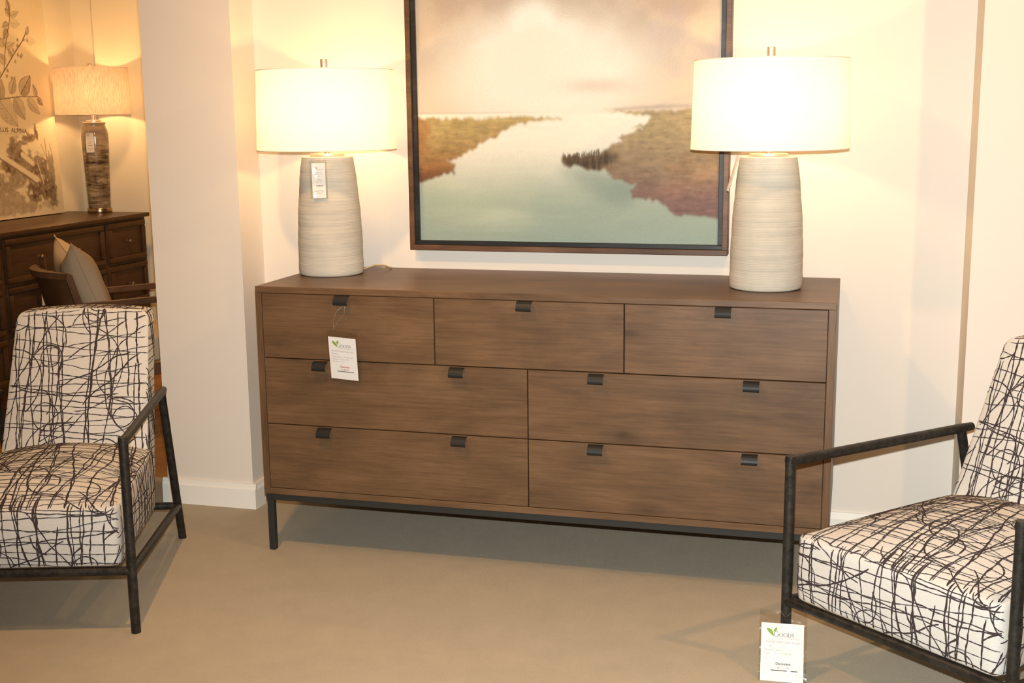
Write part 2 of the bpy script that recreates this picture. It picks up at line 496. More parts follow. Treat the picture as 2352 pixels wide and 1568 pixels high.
# ------------------------------------------------------------------ table lamps on the dresser
rng = random.Random(5)
def base_profile():
    H = 0.405
    ctl = [(0.0, 0.104), (0.006, 0.1085), (0.02, 0.1105), (0.10, 0.1100), (0.20, 0.1065), (0.30, 0.0985), (0.36, 0.0925), (0.392, 0.0885), (0.402, 0.0865), (0.405, 0.082)]
    out = [(0.0, 0.0), (0.100, 0.0)]
    n = 300
    for i in range(n + 1):
        z = 0.003 + (H - 0.003) * i / n
        for k in range(len(ctl) - 1):
            if ctl[k][0] <= z <= ctl[k + 1][0]:
                t = (z - ctl[k][0]) / (ctl[k + 1][0] - ctl[k][0])
                r = ctl[k][1] * (1 - t) + ctl[k + 1][1] * t
                break
        ph = z / 0.0049
        rib = 0.00075 * abs(math.sin(PI * ph)) ** 0.6 if 0.012 < z < 0.398 else 0
        out.append((r + rib + 0.0005 * math.sin(z * 61) + 0.0003 * math.sin(z * 173 + 1), z))
    out.append((0.0, H))
    return out

def make_lamp(loc, rz, label):
    L = empty('table_lamp', loc, rz, label, 'table lamp', 'pair of ribbed ceramic table lamps')
    def wob(a, z): return 1 + 0.006 * math.sin(2 * a + 0.6 + z * 3) + 0.004 * math.sin(3 * a + z * 9)
    MB().lathe(base_profile(), 72, wob=wob).build('ceramic_base', M_STONE, L, sharp=60)
    MB().lathe([(0.0, 0.405), (0.058, 0.405), (0.059, 0.407), (0.059, 0.412), (0.057, 0.414), (0.0, 0.414)], 48).build('metal_cap', M_NICKEL, L)
    MB().lathe([(0.0, 0.414), (0.0095, 0.414), (0.0095, 0.440), (0.016, 0.442), (0.018, 0.470), (0.018, 0.495), (0.012, 0.5), (0.0, 0.5)], 24).build('socket', M_NICKEL, L)
    MB().lathe([(0.0, 0.500), (0.014, 0.500), (0.016, 0.515), (0.028, 0.545), (0.031, 0.565), (0.027, 0.583), (0.014, 0.594), (0.0, 0.597)], 24).build('bulb', M_BULB, L)
    hp = []
    for s in (-1, 1):
        pass
    pts = [(-0.012, 0, 0.445), (-0.045, 0, 0.47), (-0.06, 0, 0.54), (-0.055, 0, 0.61), (-0.03, 0, 0.665), (0, 0, 0.678), (0.03, 0, 0.665), (0.055, 0, 0.61), (0.06, 0, 0.54), (0.045, 0, 0.47), (0.012, 0, 0.445)]
    MB().tube(pts, 0.002, 8).build('harp', M_NICKEL, L)
    z0, z1, r0, r1 = 0.428, 0.692, 0.2365, 0.2290
    n = 96
    mb = MB()
    vs, fs = [], []
    for (r, z) in ((r0, z0), (r1, z1)):
        for k in range(n): vs.append((r * math.cos(2 * PI * k / n), r * math.sin(2 * PI * k / n), z))
    for k in range(n): fs.append((k, (k + 1) % n, n + (k + 1) % n, n + k))
    mb.add(vs, fs, 0, True)
    sh = mb.build('lamp_shade', M_SHADE, L)
    for nm, r, z in (('bottom_rim', r0, z0), ('top_rim', r1, z1)):
        MB().tube([(r * math.cos(2 * PI * k / n), r * math.sin(2 * PI * k / n), z) for k in range(n + 1)], 0.0017, 6, cap=False).build(nm, M_RIM, sh)
    mb = MB()
    for k in range(3):
        a = 2 * PI * k / 3 + 0.4
        mb.tube([(0, 0, 0.676), (r1 * 0.35 * math.cos(a), r1 * 0.35 * math.sin(a), 0.676), (r1 * math.cos(a), r1 * math.sin(a), 0.691)], 0.0018, 6)
    mb.build('spider', M_NICKEL, sh)
    MB().lathe([(0.0, 0.674), (0.006, 0.674), (0.006, 0.690), (0.0125, 0.692), (0.0125, 0.728), (0.0118, 0.730), (0.0, 0.730)], 24).build('finial', M_NICKEL, L)
    l = bpy.data.lights.new('lamp_light', 'POINT')
    l.energy = 4.7; l.color = (1.0, 0.58, 0.21); l.shadow_soft_size = 0.022
    lo = bpy.data.objects.new('lamp_light', l); COL.objects.link(lo); lo.parent = L; lo.location = (0, 0, 0.555)
    return L
LA = Vector((0.118, -0.226, DH)); LB = Vector((1.609, -0.300, DH))
lampA = make_lamp(LA, 0.3, 'grey ribbed ceramic lamp with lit white drum shade, standing left of the painting')
lampB = make_lamp(LB, 2.1, 'beige ribbed ceramic lamp with lit white drum shade, overlapping right side of the painting')
def cord(parent, pts):
    return MB().tube(pts, 0.0028, 8).build('power_cord', M_CORD, parent)
ca = math.cos(-0.3); sa = math.sin(-0.3)
def toA(x, y, z): return (x * ca - y * sa, x * sa + y * ca, z)
cord(lampA, [toA(*p) for p in ((0.095, 0.06, 0.012), (0.125, 0.09, 0.022), (0.150, 0.12, 0.018), (0.160, 0.16, 0.004), (0.150, 0.185, 0.003))])

# ------------------------------------------------------------------ landscape painting
def vnoise(sh, cells, seed):
    rs = np.random.RandomState(seed)
    gy, gx = cells
    G = rs.rand(gy + 2, gx + 2)
    yy = np.linspace(0, gy, sh[0], endpoint=False); xx = np.linspace(0, gx, sh[1], endpoint=False)
    y0 = yy.astype(int); x0 = xx.astype(int)
    fy = yy - y0; fx = xx - x0
    fy = (fy * fy * (3 - 2 * fy))[:, None]; fx = (fx * fx * (3 - 2 * fx))[None, :]
    a = G[y0][:, x0]; b = G[y0][:, x0 + 1]; c = G[y0 + 1][:, x0]; d = G[y0 + 1][:, x0 + 1]
    return (a * (1 - fx) + b * fx) * (1 - fy) + (c * (1 - fx) + d * fx) * fy
def fbm(sh, cells, seed, oct=4):
    s = 0; w = 0
    for k in range(oct):
        s = s + vnoise(sh, (cells[0] * 2 ** k, cells[1] * 2 ** k), seed + k) * 0.5 ** k; w += 0.5 ** k
    return s / w
def inside(X, Y, poly):
    r = np.zeros(X.shape, bool)
    n = len(poly)
    for i in range(n):
        x1, y1 = poly[i]; x2, y2 = poly[(i + 1) % n]
        if y1 == y2: continue
        c = ((y1 > Y) != (y2 > Y)) & (X < (x2 - x1) * (Y - y1) / (y2 - y1) + x1)
        r ^= c
    return r
def lin(c):
    c = np.array(c, float) / 255
    return np.where(c <= 0.04045, c / 12.92, ((c + 0.055) / 1.055) ** 2.4)
def blur(a, r):
    a = np.asarray(a, float)
    for _ in range(3):
        for ax in (0, 1):
            p = np.pad(a, [(r + 1, r) if k == ax else (0, 0) for k in (0, 1)], mode='edge')
            c = np.cumsum(p, ax)
            n_ = a.shape[ax]
            a = (np.take(c, range(2 * r + 1, 2 * r + 1 + n_), ax) - np.take(c, range(0, n_), ax)) / (2 * r + 1)
    return a
def sm(a, b, x):
    t = np.clip((x - a) / (b - a), 0, 1); return t * t * (3 - 2 * t)
def seg_dist(X, Y, x1, y1, x2, y2):
    dx, dy = x2 - x1, y2 - y1
    t = np.clip(((X - x1) * dx + (Y - y1) * dy) / (dx * dx + dy * dy + 1e-9), 0, 1)
    return np.hypot(X - x1 - t * dx, Y - y1 - t * dy), t

def pigment_grid(name, origin, du, dv, nu, nv, cols, m, parent, thick):
    """canvas slab: front face is a fine grid carrying a pigment per vertex"""
    o3 = Vector(origin); du = Vector(du); dv = Vector(dv); nrm = du.cross(dv).normalized()
    P = np.zeros((nv, nu, 3))
    tu = np.linspace(0, 1, nu)[None, :, None]; tv = np.linspace(0, 1, nv)[:, None, None]
    P = np.array(o3)[None, None, :] + tu * np.array(du)[None, None, :] + tv * np.array(dv)[None, None, :]
    vs = P.reshape(-1, 3)
    idx = np.arange(nu * nv).reshape(nv, nu)
    q = np.stack([idx[:-1, :-1], idx[:-1, 1:], idx[1:, 1:], idx[1:, :-1]], -1).reshape(-1, 4)
    back = [o3 - nrm * thick, o3 + du - nrm * thick, o3 + du + dv - nrm * thick, o3 + dv - nrm * thick]
    n = len(vs)
    vs = np.concatenate([vs, np.array([list(b) for b in back])])
    c0, c1, c2, c3 = idx[0, 0], idx[0, -1], idx[-1, -1], idx[-1, 0]
    faces = [tuple(int(i) for i in f) for f in q]
    faces += [tuple([n, n + 1] + [int(i) for i in idx[0, ::-1]]), tuple([n + 1, n + 2] + [int(i) for i in idx[::-1, -1]]),
              tuple([n + 2, n + 3] + [int(i) for i in idx[-1, :]]), tuple([n + 3, n] + [int(i) for i in idx[:, 0]]), (n + 3, n + 2, n + 1, n)]
    me = bpy.data.meshes.new(name)
    me.from_pydata([tuple(v) for v in vs], [], faces)
    at = me.color_attributes.new('pigment', 'FLOAT_COLOR', 'POINT')
    C = np.ones((len(vs), 4)); C[:n, :3] = cols.reshape(-1, 3); C[n:, :3] = cols.reshape(-1, 3).mean(0)
    at.data.foreach_set('color', C.ravel())
    me.materials.append(m)
    me.update()
    ob = bpy.data.objects.new(name, me); COL.objects.link(ob)
    if parent: ob.parent = parent
    return ob

PX0, PX1, PZ0 = 0.346, 1.4645, 0.966       # outer frame
PH = 1.20
pt = empty('painting', ((PX0 + PX1) / 2, 0, PZ0), 0, 'large river marsh landscape painting in a brown and black frame above the dresser', 'painting')
PO = Vector(((PX0 + PX1) / 2, 0, PZ0))
fw, fb = 0.018, 0.016
def frame_mb(x0, x1, z0, z1, w, y0, y1):
    mb = MB()
    for (a, b) in (((x0, y0, z0), (x1, y1, z0 + w)), ((x0, y0, z1 - w), (x1, y1, z1)), ((x0, y0, z0 + w), (x0 + w, y1, z1 - w)), ((x1 - w, y0, z0 + w), (x1, y1, z1 - w))):
        mb.box(Vector(a) - PO, Vector(b) - PO, bev=0.0015, seg=1)
    return mb
frame_mb(PX0, PX1, PZ0, PZ0 + PH, fw, -0.052, -0.002).build('frame', M_FRAMEWOOD, pt)
frame_mb(PX0 + fw, PX1 - fw, PZ0 + fw, PZ0 + PH - fw, fb, -0.040, -0.004).build('inner_frame', M_BLACKWOOD, pt)

def paint_landscape(nu, nv):
    # X 0..700 across, Y 0 (upper part) .. 556 (bottom); Y<0 is the part higher up
    X = np.linspace(0, 700, nu)[None, :].repeat(nv, 0)
    ytop = 556 - 700 * (PH - 2 * (fw + fb)) / (PX1 - PX0 - 2 * (fw + fb))
    Y = np.linspace(556, ytop, nv)[:, None].repeat(nu, 1)
    sh = (nv, nu)
    n1 = fbm(sh, (5, 5), 3, 5); n2 = fbm(sh, (9, 7), 20, 5); nf = fbm(sh, (60, 60), 40, 3); nh = fbm(sh, (90, 14), 60, 3)
    def mixc(a, b, t): return a * (1 - t[..., None]) + b * t[..., None]
    sky = np.zeros(sh + (3,)) + lin((220, 198, 166))
    sky = mixc(sky, lin((194, 168, 138)), sm(0.42, 0.7, n1) * sm(260, 20, Y) * 0.9)
    sky = mixc(sky, lin((186, 160, 136)), sm(120, -40, Y) * 0.55)
    sky = mixc(sky, lin((190, 168, 160)), sm(420, 640, X) * sm(0.35, 0.65, n2) * 0.6 * sm(270, 160, Y))
    glow = np.exp(-(((X - 300) / 190) ** 2 + ((Y - 170) / 110) ** 2))
    glow = np.maximum(glow, np.exp(-(((X - 280) / 70) ** 2 + ((Y - 70) / 55) ** 2)) * 0.8)
    glow = np.clip(glow * (0.72 + 0.7 * n2), 0, 1)
    sky = mixc(sky, lin((255, 246, 224)), np.clip(glow * 1.55, 0, 1))
    # bright cloud heads
    for (cx, cyy, rx, ry, s) in ((282, 42, 24, 26, 0.8), (252, 62, 30, 16, 0.5), (172, 106, 16, 9, 0.9), (345, 72, 50, 14, 0.6), (150, 112, 22, 7, 0.6)):
        d = ((X - cx + 14 * (n2 - .5)) / rx) ** 2 + ((Y - cyy + 22 * (n1 - .5)) / ry) ** 2
        sky = mixc(sky, lin((252, 243, 220)), np.exp(-d * 1.4) * s)
    # ridge under the glow
    ridge = 62 + np.abs(X - 292) * 0.33 + 18 * (n1 - .5)
    sky = mixc(sky, lin((248, 235, 206)), sm(-8, 26, Y - ridge) * sm(300, 60, np.abs(X - 300)) * 0.65)
    sky = mixc(sky, lin((206, 172, 150)), np.exp(-(((X - 425) / 75) ** 2 + ((Y - 205) / 17) ** 2)) * 0.45)
    sky = mixc(sky, lin((226, 204, 176)), sm(225, 258, Y) * 0.55 * sm(130, 330, np.abs(X - 300)))
    # water
    tw = sm(300, 480, Y + 34 * (n1 - .5) - 0.0 * X)
    water = mixc(np.zeros(sh + (3,)) + lin((250, 238, 210)), lin((176, 184, 156)), tw)
    water = mixc(water, lin((150, 165, 146)), sm(430, 556, Y) * 0.75)
    edge = np.abs(X - 250) / 260
    water = mixc(water, lin((158, 170, 150)), sm(0.45, 1.1, edge) * sm(330, 430, Y) * 0.8)
    water = mixc(water, lin((196, 200, 170)), np.exp(-(((X - 190) / 120) ** 2 + ((Y - 500) / 26) ** 2)) * 0.6 * (0.4 + nh))
    shadow = inside(X, Y, [(345, 383), (400, 384), (500, 405), (520, 460), (470, 470), (380, 430), (352, 400)])
    water = mixc(water, lin((136, 148, 130)), blur(np.where(shadow, 0.62, 0.0), 9) * (0.5 + n2))
    water = water * (0.965 + 0.07 * nh[..., None])
    img = mixc(sky, water, sm(262, 266, Y))
    # far bank lines
    img = mixc(img, lin((196, 180, 152)), np.exp(-((Y - 261) / 2.0) ** 2) * sm(350, 180, X) * 0.32)
    far = blur(inside(X, Y, [(440, 257), (540, 249), (700, 246), (700, 251), (600, 255), (480, 259)]), 1)
    img = mixc(img, lin((186, 168, 146)), far.astype(float) * 0.8)
    # land
    jx = (nf - .5) * 22; jy = (fbm(sh, (40, 90), 80, 2) - .5) * 13
    XX, YY = X + jx, Y + jy
    left = [(-20, 271), (60, 273), (150, 275), (225, 273), (270, 271), (352, 274), (348, 277), (278, 281), (232, 291), (200, 305), (176, 324), (150, 330), (134, 346), (108, 353), (100, 365), (72, 372), (92, 380), (90, 398), (60, 401), (24, 416), (-20, 422)]
    right = [(452, 262), (520, 268), (548, 276), (540, 285), (508, 293), (526, 297), (472, 317), (484, 326), (460, 336), (424, 354), (386, 361), (347, 361), (348, 382), (385, 384), (408, 390), (445, 392), (466, 414), (515, 421), (505, 436), (510, 455), (548, 455), (580, 467), (598, 489), (720, 500), (720, 254), (640, 257), (560, 261)]
    lm = blur(inside(XX, YY, left), 1); rm = blur(inside(XX, YY, right), 1)
    tL = sm(272, 420, Y)
    cl = mixc(np.zeros(sh + (3,)) + lin((186, 160, 100)), lin((150, 98, 54)), tL)
    st = fbm(sh, (150, 30), 90, 2)
    cl = mixc(cl, lin((168, 104, 54)), sm(0.5, 0.7, n2) * 0.6)
    cl = mixc(cl, lin((96, 66, 46)), sm(375, 412, Y) * 0.8)
    cl = cl * (0.62 + 0.4 * nf[..., None] + 0.4 * st[..., None])
    tR = sm(262, 480, Y)
    cr = mixc(np.zeros(sh + (3,)) + lin((176, 152, 108)), lin((134, 104, 86)), tR)
    cr = mixc(cr, lin((126, 97, 88)), sm(390, 480, Y) * 0.9)
    cr = mixc(cr, lin((150, 106, 62)), sm(0.45, 0.7, n2) * 0.5 * sm(420, 350, Y))
    tall = inside(XX, YY, [(344, 360), (372, 360), (425, 352), (452, 342), (478, 372), (440, 394), (400, 392), (344, 386)])
    vs_ = fbm(sh, (14, 150), 120, 2)
    cr = mixc(cr, lin((70, 54, 34)), np.clip(blur(np.where(tall, 0.95, 0.0), 4) * (0.45 + 1.0 * vs_), 0, 0.92))
    cr = cr * (0.62 + 0.4 * nf[..., None] + 0.4 * st[..., None])
    img = mixc(img, cl, lm); img = mixc(img, cr, rm)
    img = mixc(img, lin((214, 202, 160)), ((np.abs(YY - 272) < 2.2) & (X < 340) & (X > 10)).astype(float) * 0.35)
    # reed tips
    rs = np.random.RandomState(8)
    for k in range(110):
        bx = 347 + rs.rand() * 84; by = 368 - max(0, bx - 386) * 0.18
        d, t = seg_dist(X, Y, bx, by, bx + rs.randn() * 2, by - 8 - rs.rand() * 9)
        img = mixc(img, lin((92, 74, 46)), sm(1.5, 0.2, d) * 0.55)
    return img * np.array([0.92, 1.0, 1.15])
GAIN_PAINT = 0.77
ins = fw + fb
NU, NV = 440, 460
pigment_grid('canvas', Vector((PX0 + ins, -0.030, PZ0 + ins)) - PO, (PX1 - PX0 - 2 * ins, 0, 0), (0, 0, PH - 2 * ins), NU, NV,
             np.clip(paint_landscape(NU, NV) * GAIN_PAINT, 0.004, 1), M_OILS, pt, 0.02)

# ------------------------------------------------------------------ accent chairs
def stroke_set(rs, u0, u1, v0, v1, nv, nh, nl, wv=0.0046, wh=0.0029):
    """scribbled yarn lines on a flat panel: wobbly uprights, thin cross lines, loops"""
    out = []
    W_, H_ = u1 - u0, v1 - v0
    i = 0
    for k in range(nv):
        u = u0 + W_ * (k + rs.uniform(0.1, 0.9)) / nv
        sl = rs.gauss(0, 0.10); a1 = rs.uniform(0.003, 0.012); f1 = rs.uniform(6, 16); p1 = rs.uniform(0, 6)
        va, vb = v0, v1
        if rs.random() < 0.3:
            if rs.random() < 0.5: va = v0 + H_ * rs.uniform(0.1, 0.5)
            else: vb = v1 - H_ * rs.uniform(0.1, 0.5)
        n = max(4, int((vb - va) / 0.007)); v_ = [va + (vb - va) * t / n for t in range(n + 1)]
        out.append(([(u + sl * (v - v0) + a1 * math.sin(f1 * v + p1), v) for v in v_], wv * rs.uniform(0.75, 1.15)))
        if rs.random() < 0.45:
            du = rs.uniform(0.004, 0.010); s2 = rs.gauss(0, 0.05)
            out.append(([(u + du + (sl + s2) * (v - v0) + a1 * math.sin(f1 * v + p1), v) for v in v_], wv * rs.uniform(0.6, 0.9)))
    for k in range(nh):
        v = v0 + H_ * (k + rs.uniform(0, 1)) / nh
        sl = rs.gauss(0, 0.09); a1 = rs.uniform(0.001, 0.004); f1 = rs.uniform(8, 20); p1 = rs.uniform(0, 6)
        ua, ub = u0, u1
        if rs.random() < 0.55:
            L = W_ * rs.uniform(0.35, 0.8); ua = rs.uniform(u0, u1 - L); ub = ua + L
        n = max(4, int((ub - ua) / 0.007))
        out.append(([(ua + (ub - ua) * t / n, v + sl * ((ub - ua) * t / n - L * 0.5 if ua != u0 else (ub - ua) * t / n - W_ / 2) + a1 * math.sin(f1 * (ua + (ub - ua) * t / n) + p1)) for t in range(n + 1)], wh * rs.uniform(0.8, 1.25)))
    for k in range(nl):
        x, y = rs.uniform(u0, u1), rs.uniform(v0, v1)
        th = rs.uniform(0, 2 * PI); cu = rs.choice((-1, 1)) * rs.choice((rs.uniform(1, 6), rs.uniform(1, 6), rs.uniform(3, 9), rs.uniform(3, 9), rs.uniform(2, 8), rs.uniform(10, 18))); L = rs.uniform(0.18, 0.46) if abs(cu) < 10 else rs.uniform(0.08, 0.17)
        pts = []
        n = int(L / 0.006)
        dc = rs.uniform(-1.2, 1.2)
        for t in range(n):
            pts.append((x, y))
            th += cu * 0.006; cu += dc * 3.0 * (0.5 - t / n)
            x += math.cos(th) * 0.006; y += math.sin(th) * 0.006
        out.append((pts, wv * rs.uniform(0.65, 1.0)))
    for k in range(max(2, nl // 5)):
        x, y = rs.uniform(u0, u1), rs.uniform(v0, v1); th = rs.choice((1, -1)) * rs.uniform(0.4, 1.1); L = rs.uniform(0.1, 0.3)
        n = int(L / 0.007)
        out.append(([(x + math.cos(th) * 0.007 * t, y + math.sin(th) * 0.007 * t + 0.004 * math.sin(t * 0.3)) for t in range(n)], wv * rs.uniform(0.7, 1.0)))
    res = []
    for pts, w in out:
        a = [rs.uniform(0.0008, 0.0022) * (1.0 if w > 0.0036 else 0.7) for _ in range(3)]; f = [rs.uniform(30, 60), rs.uniform(70, 120), rs.uniform(150, 260)]; p = [rs.uniform(0, 6) for _ in range(6)]
        q = []; d = 0.0
        for i, (x, y) in enumerate(pts):
            if i: d += math.hypot(x - pts[i - 1][0], y - pts[i - 1][1])
            q.append((x + a[0] * math.sin(f[0] * d + p[0]) + 0.6 * a[1] * math.sin(f[1] * d + p[1]) + 0.25 * a[2] * math.sin(f[2] * d + p[2]),
                      y + a[0] * math.sin(f[0] * d + p[3]) + 0.6 * a[1] * math.sin(f[1] * d + p[4]) + 0.25 * a[2] * math.sin(f[2] * d + p[5])))
        res.append((q, w))
    return res

def lay_strokes(mb, tree, strokes, org, eu, ev, nd, rs, minn=0.45, mi=1):
    """lays every stroke onto the cushion as a raised flat yarn"""
    org, eu, ev, nd = Vector(org), Vector(eu), Vector(ev), Vector(nd)
    for pts, w in strokes:
        run = []
        runs = []
        for (a, b) in pts:
            o = org + eu * a + ev * b + nd * 0.6
            h, nn, fi, d = tree.ray_cast(o, -nd, 1.2)
            if h is None or nn.dot(nd) < minn:
                if len(run) > 2: runs.append(run)
                run = []
            else:
                run.append((h, nn))
        if len(run) > 2: runs.append(run)
        for run in runs:
            vs, fs = [], []
            for i, (h, nn) in enumerate(run):
                t = (run[min(i + 1, len(run) - 1)][0] - run[max(i - 1, 0)][0])
                if t.length < 1e-6: t = Vector((1, 0, 0))
                s = nn.cross(t.normalized()).normalized()
                ww = w * 0.5 * rs.uniform(0.62, 1.25) * (0.55 if i in (0, len(run) - 1) else 1.0)
                vs += [h + s * ww + nn * 0.0007, h + nn * 0.0014, h - s * ww + nn * 0.0007]
            for i in range(len(run) - 1):
                a = 3 * i
                fs += [(a, a + 1, a + 4, a + 3), (a + 1, a + 2, a + 5, a + 4)]
            mb.add(vs, fs, mi, True)

def cushion(fn, nx, ny, nz, rad):
    """rounded block of unit coords (-1..1) pushed through fn -> chair space"""
    bm = bmesh.new()
    bmesh.ops.create_cube(bm, size=2.0)
    bmesh.ops.bevel(bm, geom=bm.edges[:], offset=rad, segments=4, affect='EDGES', profile=0.5)
    bmesh.ops.subdivide_edges(bm, edges=[e for e in bm.edges if e.calc_length() > 0.5], cuts=14, use_grid_fill=True)
    for v in bm.verts: v.co = fn(v.co.copy())
    bmesh.ops.triangulate(bm, faces=[f for f in bm.faces if len(f.verts) > 4])
    return bm

CW, CB, HA, HAR, HR, DP, DA = 0.646, 0.539, 0.559, 0.554, 0.184, 0.805, 0.643
TR = 0.0135
def hw_at(v): return 0.294 + (0.243 - 0.294) * v / 0.58      # seat half width, narrower at the back

def seat_fn(c):
    u, v, w = c.x, c.y, c.z        # -1..1
    y = 0.297 + 0.303 * v
    x = u * hw_at(y)
    zt = 0.378 + 0.052 * (1 - abs(u) ** 2.2) * (1 - abs(v - 0.1) ** 2.6 / 1.2) + 0.004 * v
    zb = 0.197 - 0.02 * (v * 0.5 + 0.5)
    z = zb + (zt - zb) * (w * 0.5 + 0.5)
    bulge = 0.010 * (1 - w * w)
    if abs(v) > 0.85: y += math.copysign(bulge * (1 - u * u * 0.6), v)
    if abs(u) > 0.85: x += math.copysign(bulge * 0.6 * (1 - v * v * 0.6), u)
    return Vector((x, y, z))
def back_fn(c):
    u, v, w = c.x, c.y, c.z        # v: -1 front, +1 rear; w: up
    t = w * 0.5 + 0.5
    z = 0.255 + (0.809 - 0.255) * t + 0.012 * (1 - u * u) * t
    hw = 0.240 - 0.025 * t
    x = u * hw
    yr = 0.612 + (0.832 - 0.612) * t
    th = 0.105 - 0.022 * t
    y = yr - th * (0.5 - 0.5 * v)
    if v < -0.8: y -= 0.020 * (1 - u * u) * (1 - (w * 0.9) ** 2)
    return Vector((x, y, z))

CHAIR_MESH = None
def make_chair(loc, rz, label):
    global CHAIR_MESH
    C = empty('accent_chair', loc, rz, label, 'armchair', 'pair of scribble-patterned accent chairs')
    if CHAIR_MESH is not None:
        for src in CHAIR_MESH:
            o = src.copy(); COL.objects.link(o); o.parent = C
        return C
    rs = random.Random(11)
    parts = []
    # seat
    bm = cushion(seat_fn, 1, 1, 1, 0.10)
    bm.normal_update(); bmesh.ops.recalc_face_normals(bm, faces=bm.faces)
    tree = BVHTree.FromBMesh(bm)
    mb = MB(); mb.bm(bm, 0, True)
    lay_strokes(mb, tree, stroke_set(rs, -0.29, 0.29, 0.0, 0.60, 21, 36, 30), (0, 0, 0), (1, 0, 0), (0, 1, 0), (0, 0, 1), rs, 0.6)
    lay_strokes(mb, tree, stroke_set(rs, -0.29, 0.29, 0.18, 0.42, 20, 13, 20), (0, 0, 0), (1, 0, 0), (0, 0, 1), (0, -1, 0), rs, 0.3)
    for s in (-1, 1):
        lay_strokes(mb, tree, stroke_set(rs, 0.0, 0.60, 0.17, 0.42, 22, 12, 10), (0, 0, 0), (0, 1, 0), (0, 0, 1), (s, 0, 0), rs, 0.3)
    parts.append(mb.build('seat_cushion', [M_CREAM, M_YARN], C, sharp=80))
    # back
    bm = cushion(back_fn, 1, 1, 1, 0.11)
    bm.normal_update(); bmesh.ops.recalc_face_normals(bm, faces=bm.faces)
    tree = BVHTree.FromBMesh(bm)
    mb = MB(); mb.bm(bm, 0, True)
    fd = Vector((0, -0.92, 0.39)).normalized()
    lay_strokes(mb, tree, stroke_set(rs, -0.24, 0.24, 0.30, 0.86, 16, 30, 34), (0, 0.5, 0), (1, 0, 0), (0, 0, 1), (0, -1, 0), rs, 0.3)
    lay_strokes(mb, tree, stroke_set(rs, -0.24, 0.24, 0.30, 0.85, 19, 26, 10), (0, 0.5, 0), (1, 0, 0), (0, 0, 1), (0, 1, 0), rs, 0.3)
    for s in (-1, 1):
        lay_strokes(mb, tree, stroke_set(rs, 0.45, 0.90, 0.30, 0.85, 17, 30, 8), (0, 0, 0), (0, 1, 0), (0, 0, 1), (s, 0, 0), rs, 0.3)
    lay_strokes(mb, tree, stroke_set(rs, -0.24, 0.24, 0.72, 0.88, 18, 6, 4), (0, 0, 0.5), (1, 0, 0), (0, 1, 0), (0, 0, 1), rs, 0.75)
    parts.append(mb.build('backrest', [M_CREAM, M_YARN], C, sharp=80))
    def rear(z): return DP + (DA - DP) * z / HAR
    h, hb = CW / 2, CB / 2
    for s in (-1, 1):
        parts.append(MB().tube([(s * h, 0, 0), (s * h, 0, 0.3), (s * h, 0, HA + TR)], TR).build('leg', M_BRONZE, C))
        parts.append(MB().tube([(s * hb, rear(0), 0), (s * hb, rear(0.3), 0.3), (s * hb, rear(HAR), HAR)], TR).build('leg', M_BRONZE, C))
        a = Vector((s * h, 0, HA)); b = Vector((s * hb, rear(HAR), HAR)); dd = (b - a).normalized()
        parts.append(MB().tube([a - dd * TR * 0.6, a + dd * 0.2, b, b + dd * 0.045], [TR, TR, TR, TR * 0.85]).build('armrest', M_BRONZE, C))
        parts.append(MB().tube([(s * h, 0, HR), ((s * h + s * hb) / 2, rear(0.13) / 2, 0.155), (s * hb, rear(0.128), 0.128)], TR * 0.95).build('side_rail', M_BRONZE, C))
    parts.append(MB().tube([(-h, 0, HR), (0, 0, HR), (h, 0, HR)], TR * 0.95).build('front_rail', M_BRONZE, C))
    parts.append(MB().tube([(-hb, rear(0.128), 0.128), (0, rear(0.128), 0.128), (hb, rear(0.128), 0.128)], TR * 0.95).build('rear_rail', M_BRONZE, C))
    # back support between the rear legs and the cushion
    for x in (-0.15, 0.15):
        parts.append(MB().tube([(x, rear(0.128), 0.128), (x, 0.67, 0.30), (x, 0.71, 0.47)], TR * 0.7, 10).build('back_support', M_BRONZE, C))
    CHAIR_MESH = parts
    return C
chL = make_chair((-0.361, -1.383, 0), 0.303, 'cream armchair with dark scribbled lines and bronze tube frame, left of the dresser')
chR = make_chair((1.990, -1.261, 0), -0.674, 'cream armchair with dark scribbled lines and bronze tube frame, price tag at its foot')

# ------------------------------------------------------------------ price tags
def font_mesh(s, size, bold=0.0, sx=1.0):
    cu = bpy.data.curves.new('lettering_source', 'FONT')
    cu.body = s; cu.size = size; cu.offset = bold; cu.resolution_u = 3
    ob = bpy.data.objects.new('lettering_source', cu); COL.objects.link(ob)
    dg = bpy.context.evaluated_depsgraph_get(); dg.update()
    me = bpy.data.meshes.new_from_object(ob.evaluated_get(dg))
    vs = [(v.co.x * sx, v.co.y) for v in me.vertices]; fs = [tuple(p.vertices) for p in me.polygons]
    bpy.data.objects.remove(ob); bpy.data.curves.remove(cu); bpy.data.meshes.remove(me)
    return vs, fs

